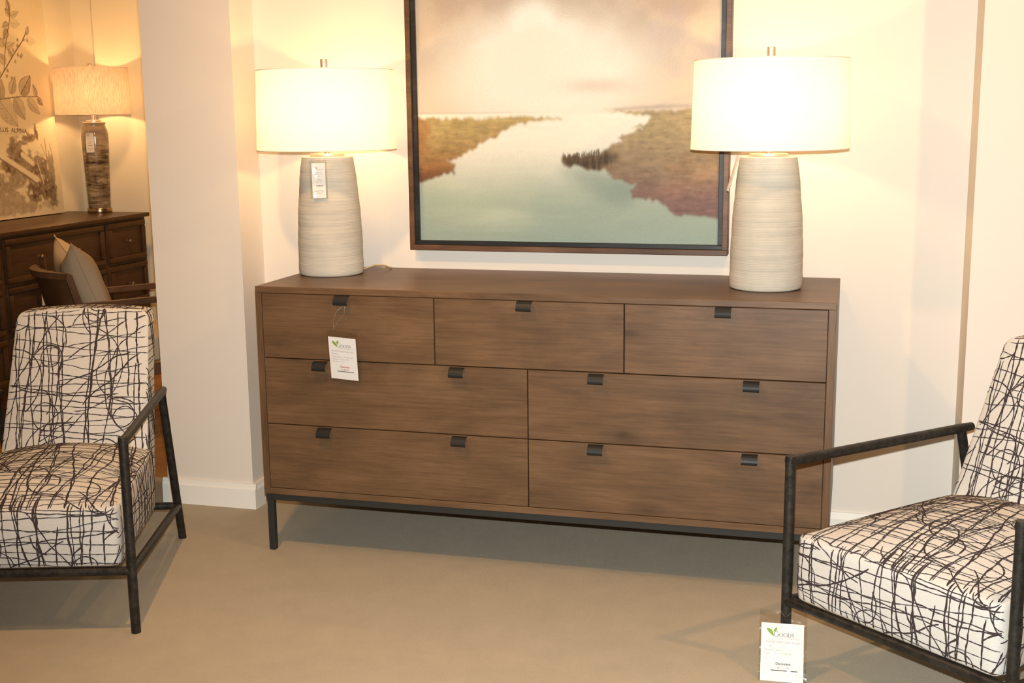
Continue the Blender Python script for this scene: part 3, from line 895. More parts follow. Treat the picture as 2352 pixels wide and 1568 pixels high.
class Flat:
    """flat printing in card coords (x right, y up) that becomes a thin layer just off the card"""
    def __init__(self): self.mb = MB()
    def add(self, vs, fs, x, y, mi, slant=0.0):
        self.mb.add([(x + a, y + b, 0.0006) for a, b in vs], fs, mi)
    def text(self, s, x, y, size, mi, centre=False, bold=0.0, sx=0.9, right_w=None):
        vs, fs = font_mesh(s, size, bold, sx)
        if not vs: return
        w = max(v[0] for v in vs)
        if right_w:                              # fit to a given width
            k = right_w / w; vs = [(a * k, b) for a, b in vs]; w = right_w
        if centre: x -= w / 2
        self.add(vs, fs, x, y, mi)
    def poly(self, pts, mi): self.mb.add([(a, b, 0.0006) for a, b in pts], [tuple(range(len(pts)))], mi)
    def strip(self, pts, ws, mi):
        vs = []
        for i, p in enumerate(pts):
            a = Vector(pts[max(i - 1, 0)]); b = Vector(pts[min(i + 1, len(pts) - 1)])
            t = (b - a).normalized(); n = Vector((-t.y, t.x))
            vs += [Vector(p) + n * ws[i] / 2, Vector(p) - n * ws[i] / 2]
        self.mb.add([(v.x, v.y, 0.0006) for v in vs], [(2 * i, 2 * i + 1, 2 * i + 3, 2 * i + 2) for i in range(len(pts) - 1)], mi)
    def ring(self, cx, cy, a, b, ia, ib, t0, t1, mi, n=28):
        vs, fs = [], []
        for k in range(n + 1):
            t = t0 + (t1 - t0) * k / n
            vs += [(cx + a * math.cos(t), cy + b * math.sin(t), 0.0006), (cx + ia * math.cos(t), cy + ib * math.sin(t), 0.0006)]
        for k in range(n): fs.append((2 * k, 2 * k + 1, 2 * k + 3, 2 * k + 2))
        self.mb.add(vs, fs, mi)

def serif_word(F, x, y, s, mi):
    """GOOD'S in small-cap roman letters with thick and thin strokes"""
    def O(x, h, w):
        F.ring(x + w / 2, y + h / 2, w / 2, h / 2 * 1.03, w / 2 * 0.74, h / 2 * 0.93, 0, 2 * PI, mi)
    H, h = s, s * 0.76
    w = H * 0.92                                  # G
    F.ring(x + w / 2, y + H / 2, w / 2, H / 2 * 1.03, w / 2 * 0.78, H / 2 * 0.93, 0.72, 2 * PI - 0.70, mi)
    F.poly([(x + w * 0.80, y + H * 0.12), (x + w * 0.94, y + H * 0.12), (x + w * 0.94, y + H * 0.42), (x + w * 0.80, y + H * 0.42)], mi)
    F.poly([(x + w * 0.66, y + H * 0.40), (x + w * 1.06, y + H * 0.40), (x + w * 1.06, y + H * 0.45), (x + w * 0.66, y + H * 0.45)], mi)
    F.poly([(x + w * 0.84, y + H * 0.70), (x + w * 0.92, y + H * 0.70), (x + w * 0.90, y + H * 0.98)], mi)
    x += w * 1.08
    O(x, h, h * 0.98); x += h * 1.06
    O(x, h, h * 0.98); x += h * 1.06
    # D
    F.poly([(x + h * .08, y), (x + h * .20, y), (x + h * .20, y + h), (x + h * .08, y + h)], mi)
    F.poly([(x, y), (x + h * .4, y), (x + h * .4, y + h * .05), (x, y + h * .05)], mi)
    F.poly([(x, y + h * .95), (x + h * .4, y + h * .95), (x + h * .4, y + h), (x, y + h)], mi)
    F.ring(x + h * .36, y + h / 2, h * .48, h / 2, h * .34, h * .44, -PI / 2, PI / 2, mi)
    x += h * 0.86
    F.poly([(x + h * .02, y + h * 1.22), (x + h * .12, y + h * 1.22), (x + h * .06, y + h * .92)], mi)
    x += h * 0.10
    # S
    pts = [(.46, .80), (.42, .92), (.28, .97), (.14, .90), (.10, .76), (.17, .62), (.30, .52), (.43, .40), (.48, .25), (.42, .09), (.27, .03), (.13, .08), (.07, .22)]
    ws = [.04, .05, .06, .08, .10, .12, .14, .12, .10, .08, .06, .05, .04]
    F.strip([(x + a * h, y + b * h) for a, b in pts], [q * h for q in ws], mi)
    return x + h * 0.52

def leaf_poly(F, x0, y0, x1, y1, w, mi, bend=0.0):
    a, b = Vector((x0, y0)), Vector((x1, y1)); d = b - a; n = Vector((-d.y, d.x)).normalized()
    up, dn = [], []
    for k in range(13):
        t = k / 12; q = math.sin(PI * t ** 0.8) * w / 2
        c = a + d * t + n * bend * math.sin(PI * t)
        up.append(c + n * q); dn.append(c - n * q)
    F.poly([tuple(p) for p in up + dn[::-1]], mi)

def make_tag(loc, ex, ey, w, h, label, content, sleeve=None, string=None, group='shop price tags'):
    """card whose lower-left corner is loc, ex/ey its axes"""
    ex = Vector(ex).normalized(); ey = (Vector(ey) - ex * Vector(ey).dot(ex)).normalized(); ez = ex.cross(ey)
    T_ = empty('price_tag', loc, 0, label, 'price tag', group)
    m4 = Matrix((ex, ey, ez)).transposed().to_4x4()
    T_.matrix_world = Matrix.Translation(Vector(loc)) @ m4
    card = MB().box((0, 0, -0.0006), (w, h, 0.0)).build('card', M_PAPER, T_)
    F = Flat(); L = Flat()
    content(F, L, w, h)
    if F.mb.v: F.mb.build('lettering', [M_INK, M_INKL, M_RED], card)
    if L.mb.v: L.mb.build('leaf_emblem', [M_LEAF], card)
    if sleeve:
        x0, y0, x1, y1 = sleeve
        n = 10; mb = MB(); rs = random.Random(3)
        vs, fs = [], []
        for j in range(n + 1):
            for i in range(n + 1):
                x = x0 + (x1 - x0) * i / n; y = y0 + (y1 - y0) * j / n
                z = 0.0036 + 0.0012 * math.sin(7 * i / n + 2 * j / n) + 0.0010 * math.sin(9 * j / n + i)
                vs.append((x, y, z))
        for j in range(n):
            for i in range(n):
                a = j * (n + 1) + i; fs.append((a, a + 1, a + n + 2, a + n + 1))
        k = len(vs)
        mb.add(vs, fs, 0, True)
        mb.add([(x0, y0, -0.0016), (x1, y0, -0.0016), (x1, y1, -0.0016), (x0, y1, -0.0016)], [(0, 1, 2, 3)], 0, False)
        mb.build('clear_sleeve', M_PLASTIC, T_)
    if string:
        inv = T_.matrix_world.inverted()
        for st in string:
            MB().tube([inv @ Vector(p) for p in st], 0.0005, 6).build('string', M_STRING, T_)
    return T_

def big_content(lines, price_word, price, red):
    def f(F, L, w, h):
        mi = 2 if red else 0
        serif_word(F, w * 0.30, h * 0.765, h * 0.092, 0)
        F.text('HOME FURNISHINGS', w * 0.34, h * 0.732, h * 0.022, 1, right_w=w * 0.55)
        leaf_poly(L, w * 0.13, h * 0.905, w * 0.30, h * 0.765, h * 0.065, 0, 0.002)
        leaf_poly(L, w * 0.29, h * 0.850, w * 0.37, h * 0.935, h * 0.045, 0, -0.001)
        y = h * 0.655
        for k, (s, sz, fit) in enumerate(lines):
            F.text(s, w * 0.085, y, h * sz, 1, right_w=w * fit)
            y -= h * (0.066 if k < 2 else 0.055)
        F.text(price_word, w * 0.53, h * 0.285, h * 0.058, mi, True, 0.0002, right_w=w * 0.36)
        F.text(price, w * 0.53, h * 0.215, h * 0.056, mi if red else 1, True, 0.0, right_w=w * 0.28)
        F.poly([(w * 0.24, h * 0.180), (w * 0.86, h * 0.180), (w * 0.86, h * 0.196), (w * 0.24, h * 0.196)], 0)
    return f

yt = YF - 0.034
make_tag((0.2620, YF - 0.008, 0.6065), (0.0975, -0.006, -0.0045), (-0.0040, -0.026, 0.142), 0.0965, 0.1435,
         'white price card in a clear sleeve hanging from a top left drawer pull', 
         big_content([('ROWAN YB6033/35A Two', 0.052, 0.80), ('Dresser', 0.052, 0.24), ('Auston Plaza, Casement &', 0.042, 0.76), ('Suggested Retail: $1,995', 0.036, 0.63), ('Member 15:14', 0.032, 0.44)], 'Clearance:', '$1,469.00', True),
         (-0.004, -0.004, 0.1035, 0.166), [[(0.327, YF - 0.012, 0.852), (0.326, YF - 0.030, 0.844), (0.3255, yt, 0.82), (0.298, yt, 0.79), (0.290, yt - 0.003, 0.772)],
                                          [(0.322, YF - 0.014, 0.850), (0.300, yt, 0.83), (0.287, yt, 0.80), (0.288, yt - 0.003, 0.772)]])

def small_content(F, L, w, h):
    serif_word(F, w * 0.40, h * 0.80, h * 0.045, 1)
    leaf_poly(L, w * 0.24, h * 0.885, w * 0.38, h * 0.82, h * 0.025, 0, 0.0005)
    leaf_poly(L, w * 0.36, h * 0.85, w * 0.42, h * 0.895, h * 0.018, 0, 0)
    for s, y, fit in (('TABLE LAMP', 0.715, 0.50), ('Ceramic with', 0.665, 0.62), ('Shade', 0.615, 0.25), ('Suggested', 0.53, 0.30), ('Retail Price', 0.485, 0.55), ('$599.00', 0.44, 0.36)):
        F.text(s, w * 0.5, h * y, h * 0.038, 1, True, right_w=w * fit)
    rs = random.Random(2); x = 0.27
    while x < 0.80:
        b = rs.choice((0.014, 0.026, 0.04)); F.poly([(w * x, h * 0.335), (w * (x + b), h * 0.335), (w * (x + b), h * 0.372), (w * x, h * 0.372)], 0); x += b + rs.choice((0.016, 0.03))
    F.text("Good's Price", w * 0.5, h * 0.19, h * 0.046, 0, True, right_w=w * 0.70)
    F.text('$409.00', w * 0.5, h * 0.125, h * 0.05, 1, True, right_w=w * 0.50)
tx = LA.x - 0.005; ty = LA.y - 0.119
make_tag((tx, ty, 1.166), (0.044, 0.0115, 0.0008), (-0.0028, 0.006, 0.117), 0.045, 0.1165,
         'narrow white price card hanging against the grey ribbed lamp left of the painting', small_content, (-0.007, -0.002, 0.0515, 0.126),
         [[(tx + 0.010, ty + 0.004, 1.291), (tx + 0.016, ty + 0.030, 1.304), (LA.x - 0.008, LA.y - 0.06, 1.3135), (LA.x - 0.004, LA.y - 0.012, 1.324)],
          [(tx + 0.034, ty + 0.009, 1.291), (tx + 0.036, ty + 0.036, 1.304), (LA.x + 0.010, LA.y - 0.06, 1.3135), (LA.x + 0.004, LA.y - 0.012, 1.324)]])

def back_content(F, L, w, h):
    pass
make_tag((1.4930, -0.335, 1.197), Vector((-0.22, 0.97, 0.0)), Vector((0.030, 0.0, 0.108)), 0.045, 0.112,
         'price card seen edge-on beside the beige ribbed lamp', back_content, None,
         [[(1.522, -0.313, 1.308), (1.530, -0.312, 1.314), (1.580, -0.304, 1.3135), (1.598, -0.301, 1.320)]])

# tag leaning against the front leg of the right chair
def fl(px, py):
    pass
T0 = Vector((1.682, -1.159, 0.001)); T1 = Vector((1.794, -1.152, 0.001)); T2 = Vector((1.684, -1.086, 0.127))
make_tag(T0, T1 - T0, T2 - T0, 0.108, 0.147, 'white price card in a clear sleeve leaning on the right armchair front leg',
         big_content([('UNIVEU U151505 Accent', 0.052, 0.84), ('Chair', 0.052, 0.18), ('Revere Custom', 0.046, 0.42), ('Suggested Retail: $1,485.00', 0.036, 0.62)], 'Discounted:', '$911.00', False),
         (-0.005, -0.001, 0.1155, 0.180), [[(1.735, -1.081, 0.148), (1.722, -1.062, 0.156), (1.738, -1.043, 0.158), (1.755, -1.060, 0.156), (1.742, -1.081, 0.148)]])

# ------------------------------------------------------------------ back room: dark dresser
XF, XB = -1.965, -2.475
Y0, Y1, BH = 0.31, 1.954, 0.92
bd = empty('dresser', ((XF + XB) / 2, (Y0 + Y1) / 2, 0), 0, 'dark wooden dresser with panelled drawers and small knobs in the back room', 'dresser')
BO = Vector(((XF + XB) / 2, (Y0 + Y1) / 2, 0))
def bl(a, b): return Vector(a) - BO, Vector(b) - BO
MB().box(*bl((XB, Y0 - 0.012, BH - 0.022), (XF + 0.014, Y1 + 0.012, BH)), bev=0.004).build('top', M_DARKWOOD, bd)
MB().box(*bl((XB, Y0, 0.09), (XF - 0.012, Y1, BH - 0.022)), bev=0.002, seg=1).build('case', M_DARKWOOD, bd)
MB().box(*bl((XB + 0.01, Y0 + 0.01, 0.0), (XF - 0.02, Y1 - 0.01, 0.09))).build('plinth', M_DARKWOOD, bd)
def bdrawer(ya, yb_, za, zb, knobs):
    c = Vector((XF, (ya + yb_) / 2, (za + zb) / 2))
    mb = MB()
    mb.box(Vector((XF - 0.014, ya, za)) - c, Vector((XF, yb_, zb)) - c, bev=0.003)
    w = 0.032                                        # moulded frame with a sunk panel
    prof = [(0.0, 0.0), (0.010, 0.004), (0.010, 0.010), (0.004, 0.020), (0.0, 0.030)]
    for (a, b) in (((ya, za), (yb_, za + w)), ((ya, zb - w), (yb_, zb)), ((ya, za + w), (ya + w, zb - w)), ((yb_ - w, za + w), (yb_, zb - w))):
        mb.box(Vector((XF - 0.002, a[0] + 0.002, a[1] + 0.002)) - c, Vector((XF + 0.011, b[0] - 0.002, b[1] - 0.002)) - c, bev=0.005)
    d = mb.build('drawer', M_DARKWOOD, bd, c - BO)
    for ky in knobs:
        kb = MB().lathe([(0.0, -0.004), (0.013, -0.004), (0.013, 0.0), (0.006, 0.003), (0.006, 0.012), (0.012, 0.018), (0.013, 0.024), (0.009, 0.030), (0.0, 0.031)], 20)
        kb.build('knob', M_KNOB, d, Vector((XF, ky, (za + zb) / 2)) - c, (0, PI / 2, 0))
for (za, zb) in ((0.672, 0.886), (0.436, 0.655), (0.20, 0.419)):
    bdrawer(1.570, 1.925, za, zb, [1.748])
    bdrawer(0.735, 1.530, za, zb, [0.985, 1.285])
    bdrawer(0.345, 0.695, za, zb, [0.52])

# ------------------------------------------------------------------ back room: lamp
def glaze_mat():
    m = mat('brown_banded_glaze', (0.2, 0.14, 0.08, 1), 0.12, spec=0.6); t = NT(m)
    mp = t.mapping((6, 6, 34)); n = t.noise(mp.outputs[0], 1.4, 5, 0.7, 0.3)
    mp2 = t.mapping((30, 30, 6)); n2 = t.noise(mp2.outputs[0], 1.2, 4, 0.7)
    c = t.ramp(n, [(0.36, (0.05, 0.032, 0.02, 1)), (0.5, (0.22, 0.16, 0.10, 1)), (0.64, (0.42, 0.33, 0.22, 1))])
    c = t.mix(c, t.ramp(n2, [(0.32, (0.35, 0.32, 0.3, 1)), (0.5, (1, 1, 1, 1))]), 0.8, 'MULTIPLY')
    # paler shoulder glaze
    tc = t.n('ShaderNodeTexCoord'); sp = t.n('ShaderNodeSeparateXYZ'); t.l(tc.outputs['Object'], sp.inputs[0])
    k = t.ramp(sp.outputs['Z'], [(0.33, (0, 0, 0, 1)), (0.46, (1, 1, 1, 1))])
    c = t.mix(c, (0.44, 0.34, 0.22, 1), t.math('MULTIPLY', k, 0.85))
    t.base(c); t.bump(n, 0.12, 0.002)
    return m
BLC = Vector((-2.215, 1.889, BH))
bla = empty('table_lamp', BLC, 0, 'brown glazed ceramic lamp with oatmeal drum shade on the dark back room dresser', 'table lamp')
MB().lathe([(0, 0), (0.066, 0), (0.067, 0.002), (0.067, 0.024), (0.065, 0.027), (0, 0.027)], 40).build('metal_foot', M_BRASS, bla)
MB().lathe([(0, 0.027), (0.057, 0.027), (0.060, 0.035), (0.066, 0.20), (0.0715, 0.36), (0.0730, 0.42), (0.070, 0.450), (0.061, 0.472), (0.0585, 0.482), (0.061, 0.490), (0.063, 0.494), (0.060, 0.499), (0.04, 0.500), (0, 0.500)], 48).build('ceramic_body', glaze_mat(), bla, sharp=60)
MB().lathe([(0, 0.5), (0.040, 0.5), (0.040, 0.508), (0.012, 0.512), (0.012, 0.545), (0.017, 0.55), (0.017, 0.58), (0, 0.58)], 24).build('socket', M_NICKEL, bla)
MB().lathe([(0.0, 0.58), (0.014, 0.58), (0.028, 0.62), (0.030, 0.64), (0.024, 0.665), (0.0, 0.675)], 24).build('bulb', M_BULB, bla)
n = 72; mb = MB(); vs = []; r0, r1, z0, z1 = 0.199, 0.199, 0.541, 0.790
for (r, z) in ((r0, z0), (r1, z1)):
    for k in range(n): vs.append((r * math.cos(2 * PI * k / n), r * math.sin(2 * PI * k / n), z))
mb.add(vs, [(k, (k + 1) % n, n + (k + 1) % n, n + k) for k in range(n)], 0, True)
bs = mb.build('lamp_shade', M_LINEN, bla)
MB().tube([(r0 * math.cos(2 * PI * k / n), r0 * math.sin(2 * PI * k / n), z0) for k in range(n + 1)], 0.0015, 6, cap=False).build('bottom_rim', M_RIM, bs)
MB().tube([(r1 * math.cos(2 * PI * k / n), r1 * math.sin(2 * PI * k / n), z1) for k in range(n + 1)], 0.0015, 6, cap=False).build('top_rim', M_RIM, bs)
mb = MB()
for k in range(3):
    a = 2 * PI * k / 3
    mb.tube([(0, 0, 0.775), (r1 * math.cos(a), r1 * math.sin(a), 0.788)], 0.0018, 6)
mb.build('spider', M_NICKEL, bs)
MB().tube([(0, -0.012, 0.548), (0, -0.05, 0.58), (0, -0.058, 0.68), (0, -0.03, 0.76), (0, 0, 0.774), (0, 0.03, 0.76), (0, 0.058, 0.68), (0, 0.05, 0.58), (0, 0.012, 0.548)], 0.002, 8).build('harp', M_NICKEL, bla)
MB().lathe([(0, 0.772), (0.006, 0.772), (0.006, 0.792), (0.015, 0.797), (0.017, 0.806), (0.012, 0.815), (0, 0.818)], 20).build('finial', M_NICKEL, bla)
l = bpy.data.lights.new('lamp_light', 'POINT'); l.energy = 4.6; l.color = (1.0, 0.58, 0.24); l.shadow_soft_size = 0.022
lo = bpy.data.objects.new('lamp_light', l); COL.objects.link(lo); lo.parent = bla; lo.location = (0, 0, 0.635)
make_tag(BLC + Vector((-0.002, -0.0835, 0.335)), Vector((0.96, 0.27, 0)), Vector((0.0, 0.01, 1)), 0.044, 0.108,
         'white price card hanging on the brown glazed back room lamp', small_content, (-0.004, -0.003, 0.048, 0.114),
         [[BLC + Vector((0.016, -0.0765, 0.445)), BLC + Vector((0.016, -0.069, 0.496)), BLC + Vector((0.010, -0.045, 0.507)), BLC + Vector((0.004, -0.014, 0.516))]])

# ------------------------------------------------------------------ back room: botanical print leaning on the wall
PY0, PY1 = 0.80, 1.827
PZB, PHT = BH + 0.001, 1.42
lean = 0.055
pr = empty('art_print', (-2.400, (PY0 + PY1) / 2, PZB), 0, 'sepia botanical canvas print leaning on the wall above the dark back room dresser', 'canvas print')
PRO = Vector((-2.400, (PY0 + PY1) / 2, PZB))
def paint_print(nu, nv):
    # X metres from the right edge leftwards reversed: 0 at left .. width at right, Y metres up
    Wd = PY1 - PY0
    X = np.linspace(0, Wd, nu)[None, :].repeat(nv, 0) - Wd            # 0 = right edge, negative to the left
    Y = np.linspace(0, PHT, nv)[:, None].repeat(nu, 1)
    sh = (nv, nu)
    nf = fbm(sh, (70, 50), 5, 3); n1 = fbm(sh, (16, 12), 9, 4); n2 = fbm(sh, (34, 26), 15, 3)
    ink = np.zeros(sh)
    # engraved landscape at the foot: shrubs, fallen trunk, grass
    def blob(cx, cyy, rx, ry, s):
        nonlocal ink
        d = ((X - cx + 0.05) / rx) ** 2 + ((Y - cyy + 0.02) / ry) ** 2
        ink = np.maximum(ink, sm(1.25, 0.45, d + (nf - .5) * 1.6 + (n2 - .5) * 1.2) * s * (0.55 + 0.7 * nf))
    for b in ((-0.28, 0.36, 0.11, 0.08, .8), (-0.36, 0.30, 0.09, 0.06, .8), (-0.22, 0.29, 0.07, 0.08, .8), (-0.13, 0.27, 0.08, 0.08, .8), (-0.10, 0.16, 0.08, 0.07, .85),
              (-0.17, 0.15, 0.10, 0.06, .85), (-0.045, 0.15, 0.05, 0.10, .8), (-0.03, 0.24, 0.035, 0.09, .55), (-0.33, 0.22, 0.10, 0.05, .6), (-0.46, 0.20, 0.12, 0.08, .6), (-0.40, 0.12, 0.16, 0.05, .5),
              (-0.60, 0.30, 0.16, 0.10, .7), (-0.80, 0.22, 0.14, 0.12, .6), (-0.27, 0.075, 0.14, 0.035, .5), (-0.07, 0.08, 0.08, 0.03, .4), (-0.44, 0.06, 0.10, 0.03, .45), (-0.62, 0.10, 0.2, 0.05, .45)):
        blob(*b)
    def line(x1, y1, x2, y2, w, s, erase=False):
        nonlocal ink
        d, t = seg_dist(X + (0.05 if y1 < 0.47 else 0), Y + (0.02 if y1 < 0.47 else 0), x1, y1, x2, y2)
        k = sm(w, w * 0.4, d)
        ink = ink * (1 - k * 0.95) if erase else np.maximum(ink, k * s)
    line(-0.55, 0.41, -0.16, 0.215, 0.020, 0, True); line(-0.55, 0.39, -0.17, 0.195, 0.006, .75)
    for (a, b, c, d) in ((-0.24, 0.385, -0.13, 0.395), (-0.25, 0.385, -0.22, 0.36), (-0.26, 0.35, -0.18, 0.30), (-0.13, 0.395, -0.10, 0.425)):
        line(a, b, c, d, 0.020, 0, True)
    blob(-0.19, 0.435, 0.07, 0.028, .8); blob(-0.125, 0.46, 0.022, 0.045, .8)
    for (a, b, c, d, w) in ((-0.06, 0.43, -0.055, 0.33, .004), (-0.055, 0.33, -0.03, 0.28, .006), (-0.03, 0.28, -0.035, 0.17, .008), (-0.02, 0.40, 0.0, 0.30, .003), (-0.095, 0.40, -0.055, 0.32, .003), (-0.035, 0.36, -0.03, 0.29, .003), (-0.01, 0.34, -0.012, 0.18, .006)):
        line(a, b, c, d, w, .6)
    line(-0.14, 0.30, -0.105, 0.19, 0.004, 0, True)
    # lettering rule
    line(-0.52, 0.468, -0.24, 0.455, 0.002, .3)
    # botanical sprig
    def leaf(x1, y1, x2, y2, w, s):
        nonlocal ink
        dx, dy = x2 - x1, y2 - y1; L = math.hypot(dx, dy)
        t = ((X - x1) * dx + (Y - y1) * dy) / L ** 2; q = (-(X - x1) * dy + (Y - y1) * dx) / L
        prof = np.where((t > 0) & (t < 1), np.sin(PI * np.clip(t, 0, 1) ** 0.75) ** 0.9 * w / 2, 0)
        ins_ = (np.abs(q) < prof)
        vein = 0.72 + 0.28 * np.sin((t * 60 + np.abs(q) / w * 28)) * 0.5
        ed = sm(0.0035, 0.0, np.abs(np.abs(q) - prof)) * ((t > 0) & (t < 1))
        body = np.where(q > 0, 0.50, 0.72) * s * (0.75 + 0.5 * nf) * vein
        ink = np.where(ins_, np.maximum(ink, body), ink)
        ink = np.maximum(ink, ed * 0.8 * s)
        ink = np.maximum(ink, sm(0.003, 0.001, np.abs(q)) * ((t > 0) & (t < 1)) * 0.9 * s)
    def stem(pts, w):
        for a, b in zip(pts[:-1], pts[1:]): line(a[0], a[1], b[0], b[1], w, .8)
    stem([(-0.50, 0.60), (-0.437, 0.617), (-0.28, 0.632), (-0.124, 0.633)], 0.004)
    stem([(-0.50, 0.64), (-0.417, 0.727), (-0.36, 0.78), (-0.28, 0.857), (-0.20, 0.926), (-0.167, 0.968)], 0.005)
    stem([(-0.38, 0.76), (-0.36, 0.84), (-0.35, 0.876), (-0.323, 0.948), (-0.293, 1.016), (-0.282, 1.061), (-0.283, 1.112)], 0.004)
    for lf in ((-0.268, 0.643, -0.171, 0.743, .085, 1.0), (-0.349, 0.644, -0.298, 0.735, .055, .8), (-0.135, 0.633, -0.156, 0.699, .034, .85), (-0.129, 0.626, -0.091, 0.587, .034, 1.05), (-0.321, 0.627, -0.252, 0.511, .085, .75),
               (-0.218, 0.621, -0.122, 0.540, .060, .65), (-0.45, 0.62, -0.316, 0.477, .12, .6), (-0.437, 0.62, -0.41, 0.72, .07, .8), (-0.166, 0.955, -0.142, 1.003, .026, .8), (-0.181, 0.929, -0.091, 0.922, .045, .28),
               (-0.285, 1.045, -0.209, 1.073, .030, .6), (-0.285, 1.045, -0.315, 1.085, .032, .9), (-0.284, 1.068, -0.295, 1.135, .032, .9), (-0.294, 1.010, -0.209, 1.010, .045, .4), (-0.299, 1.000, -0.354, 0.986, .045, .85),
               (-0.314, 0.975, -0.355, 0.925, .040, .95), (-0.353, 0.885, -0.383, 0.93, .05, .7), (-0.35, 0.88, -0.27, 0.91, .034, .6), (-0.36, 0.80, -0.41, 0.85, .05, .7), (-0.30, 0.835, -0.33, 0.875, .03, .8), (-0.42, 0.98, -0.43, 1.08, .05, .6)):
        leaf(*lf)
    rs = np.random.RandomState(4)
    for k in range(15):
        t = rs.rand(); cx = -0.40 + 0.2 * t + rs.randn() * 0.03; cyy = 0.75 + 0.19 * t - abs(rs.randn()) * 0.02
        d = np.hypot((X - cx) / 0.9, Y - cyy); ink = np.maximum(ink, sm(0.013, 0.006, d) * 0.6 * (0.6 + 0.6 * nf))
    paper = np.array([0.66, 0.57, 0.40]); sepia = np.array([0.10, 0.050, 0.024])
    ink = np.clip(ink * 1.12, 0, 0.97)[..., None]
    return paper * (0.96 + 0.08 * n1[..., None]) * (1 - ink) + sepia * ink
ex = Vector((0, PY1 - PY0, 0)); 
ev = Vector((-lean, 0, math.sqrt(PHT ** 2 - lean ** 2)))
pg = pigment_grid('canvas', Vector((-2.400, PY0, PZB + 0.004)) - PRO, ex, ev, 360, 430, paint_print(360, 430), M_PRINT, pr, 0.032)
vs, fs = font_mesh('LUS  ALPINA', 0.040, 0.0, 0.9)
evn = ev.normalized(); nrm = ex.normalized().cross(evn)
o0 = Vector((-2.400, PY1 - 0.465, PZB + 0.004)) - PRO + evn * 0.452 + nrm * 0.0012
wtxt = max(v[0] for v in vs)
tm = MB().add([o0 + Vector((0, a * 0.215 / wtxt, 0)) + evn * (b * 0.85 - a * 0.06) for a, b in vs], fs)
tm.build('lettering', mat('sepia_ink', (0.14, 0.075, 0.04, 1), 0.8), pg)

# ------------------------------------------------------------------ back room: barrel armchair with pillow
N = Vector((-1.405, 0.42, 0.0)); CWD = 0.45
Fd = Vector((0.60, 0.80, 0)).normalized(); Rd = Vector((Fd.y, -Fd.x, 0))
ac = empty('armchair', N - Rd * CWD / 2, 0, 'brown wooden armchair with curved back and beige seat in front of the dark dresser', 'armchair')
AO = Vector(ac.location)
def arc(t, z, off=0.0):
    """point on the curved back; t 0 near side .. 1 far side"""
    lean_ = (0.78 - z) * 0.26
    b = math.sin(PI * t) ** 0.8 * (0.045 + off) + off * 0.15
    return N - Rd * CWD * t - Fd * b + Fd * lean_ + Vector((0, 0, z)) - AO
n = 24
def shell(z0, z1, a, b, t0=0.0, t1=1.0):
    vs, fs = [], []
    for k in range(n + 1):
        t = t0 + (t1 - t0) * k / n
        vs += [arc(t, z0, a), arc(t, z1, a), arc(t, z1, b), arc(t, z0, b)]
    for k in range(n):
        for j in range(4):
            j2 = (j + 1) % 4
            fs.append((4 * k + j, 4 * k + j2, 4 * k + 4 + j2, 4 * k + 4 + j))
    fs += [(3, 2, 1, 0), (4 * n, 4 * n + 1, 4 * n + 2, 4 * n + 3)]
    return MB().add(vs, fs, 0, True)
shell(0.752, 0.780, -0.010, 0.032).build('top_rail', M_CHAIRWOOD, ac, sharp=40)
shell(0.40, 0.752, 0.0, 0.018, 0.05, 0.95).build('back_panel', M_DARKWOOD, ac, sharp=40)
def bar(a, b, w, h, name, m=None):
    a, b = Vector(a), Vector(b); d = (b - a).normalized()
    s_ = d.cross(Vector((0, 0, 1)))
    s_ = s_.normalized() if s_.length > 1e-3 else Rd.copy()
    if abs(d.z) > 0.8: s_ = Rd.copy()
    u_ = s_.cross(d).normalized()
    bm = bmesh.new(); bmesh.ops.create_cube(bm, size=1.0)
    L = (b - a).length
    for v in bm.verts: v.co = Vector((v.co.x * w, v.co.y * L, v.co.z * h))
    bmesh.ops.bevel(bm, geom=bm.edges[:], offset=min(w, h) * 0.22, segments=2, affect='EDGES')
    for v in bm.verts: v.co = (a + b) / 2 + s_ * v.co.x + d * v.co.y + u_ * v.co.z
    return MB().bm(bm, 0, True).build(name, m or M_CHAIRWOOD, ac)
def P(t, f, z):            # local: t across (0 near, 1 far), f forward, z up
    return N - Rd * CWD * t + Fd * f + Vector((0, 0, z)) - AO
for t in (0.0, 1.0):
    bar(P(t, 0.27 * 0.38, 0.40), P(t, -0.002, 0.775), 0.034, 0.030, 'back_stile')
    bar(P(t, 0.045, 0.630), P(t, 0.86, 0.630), 0.042, 0.026, 'armrest')
    bar(P(t, 0.82, 0.0), P(t, 0.82, 0.618), 0.036, 0.036, 'front_leg')
    bar(P(t, 0.06, 0.0), P(t, 0.10, 0.40), 0.036, 0.034, 'rear_leg')
    bar(P(t, 0.10, 0.31), P(t, 0.82, 0.31), 0.024, 0.055, 'seat_rail')
bar(P(0, 0.82, 0.31), P(1, 0.82, 0.31), 0.024, 0.055, 'seat_rail')
bar(P(0, 0.10, 0.31), P(1, 0.10, 0.31), 0.024, 0.055, 'seat_rail')
def soft(fn, name, m, parent, cuts=8, rad=0.25):
    bm = bmesh.new(); bmesh.ops.create_cube(bm, size=2.0)
    bmesh.ops.bevel(bm, geom=bm.edges[:], offset=rad, segments=3, affect='EDGES', profile=0.5)
    bmesh.ops.subdivide_edges(bm, edges=[e for e in bm.edges if e.calc_length() > 0.5], cuts=cuts, use_grid_fill=True)
    for v in bm.verts: v.co = fn(v.co.copy())
    return MB().bm(bm, 0, True).build(name, m, parent, sharp=80)
def seatc(c):
    return P(0.5 - c.x * 0.44, 0.47 + c.y * 0.36, 0.40 + c.z * 0.065 + (0.02 * (1 - c.x ** 2) * (1 - c.y ** 2) if c.z > 0 else 0))
soft(seatc, 'seat_cushion', M_BEIGE, ac)
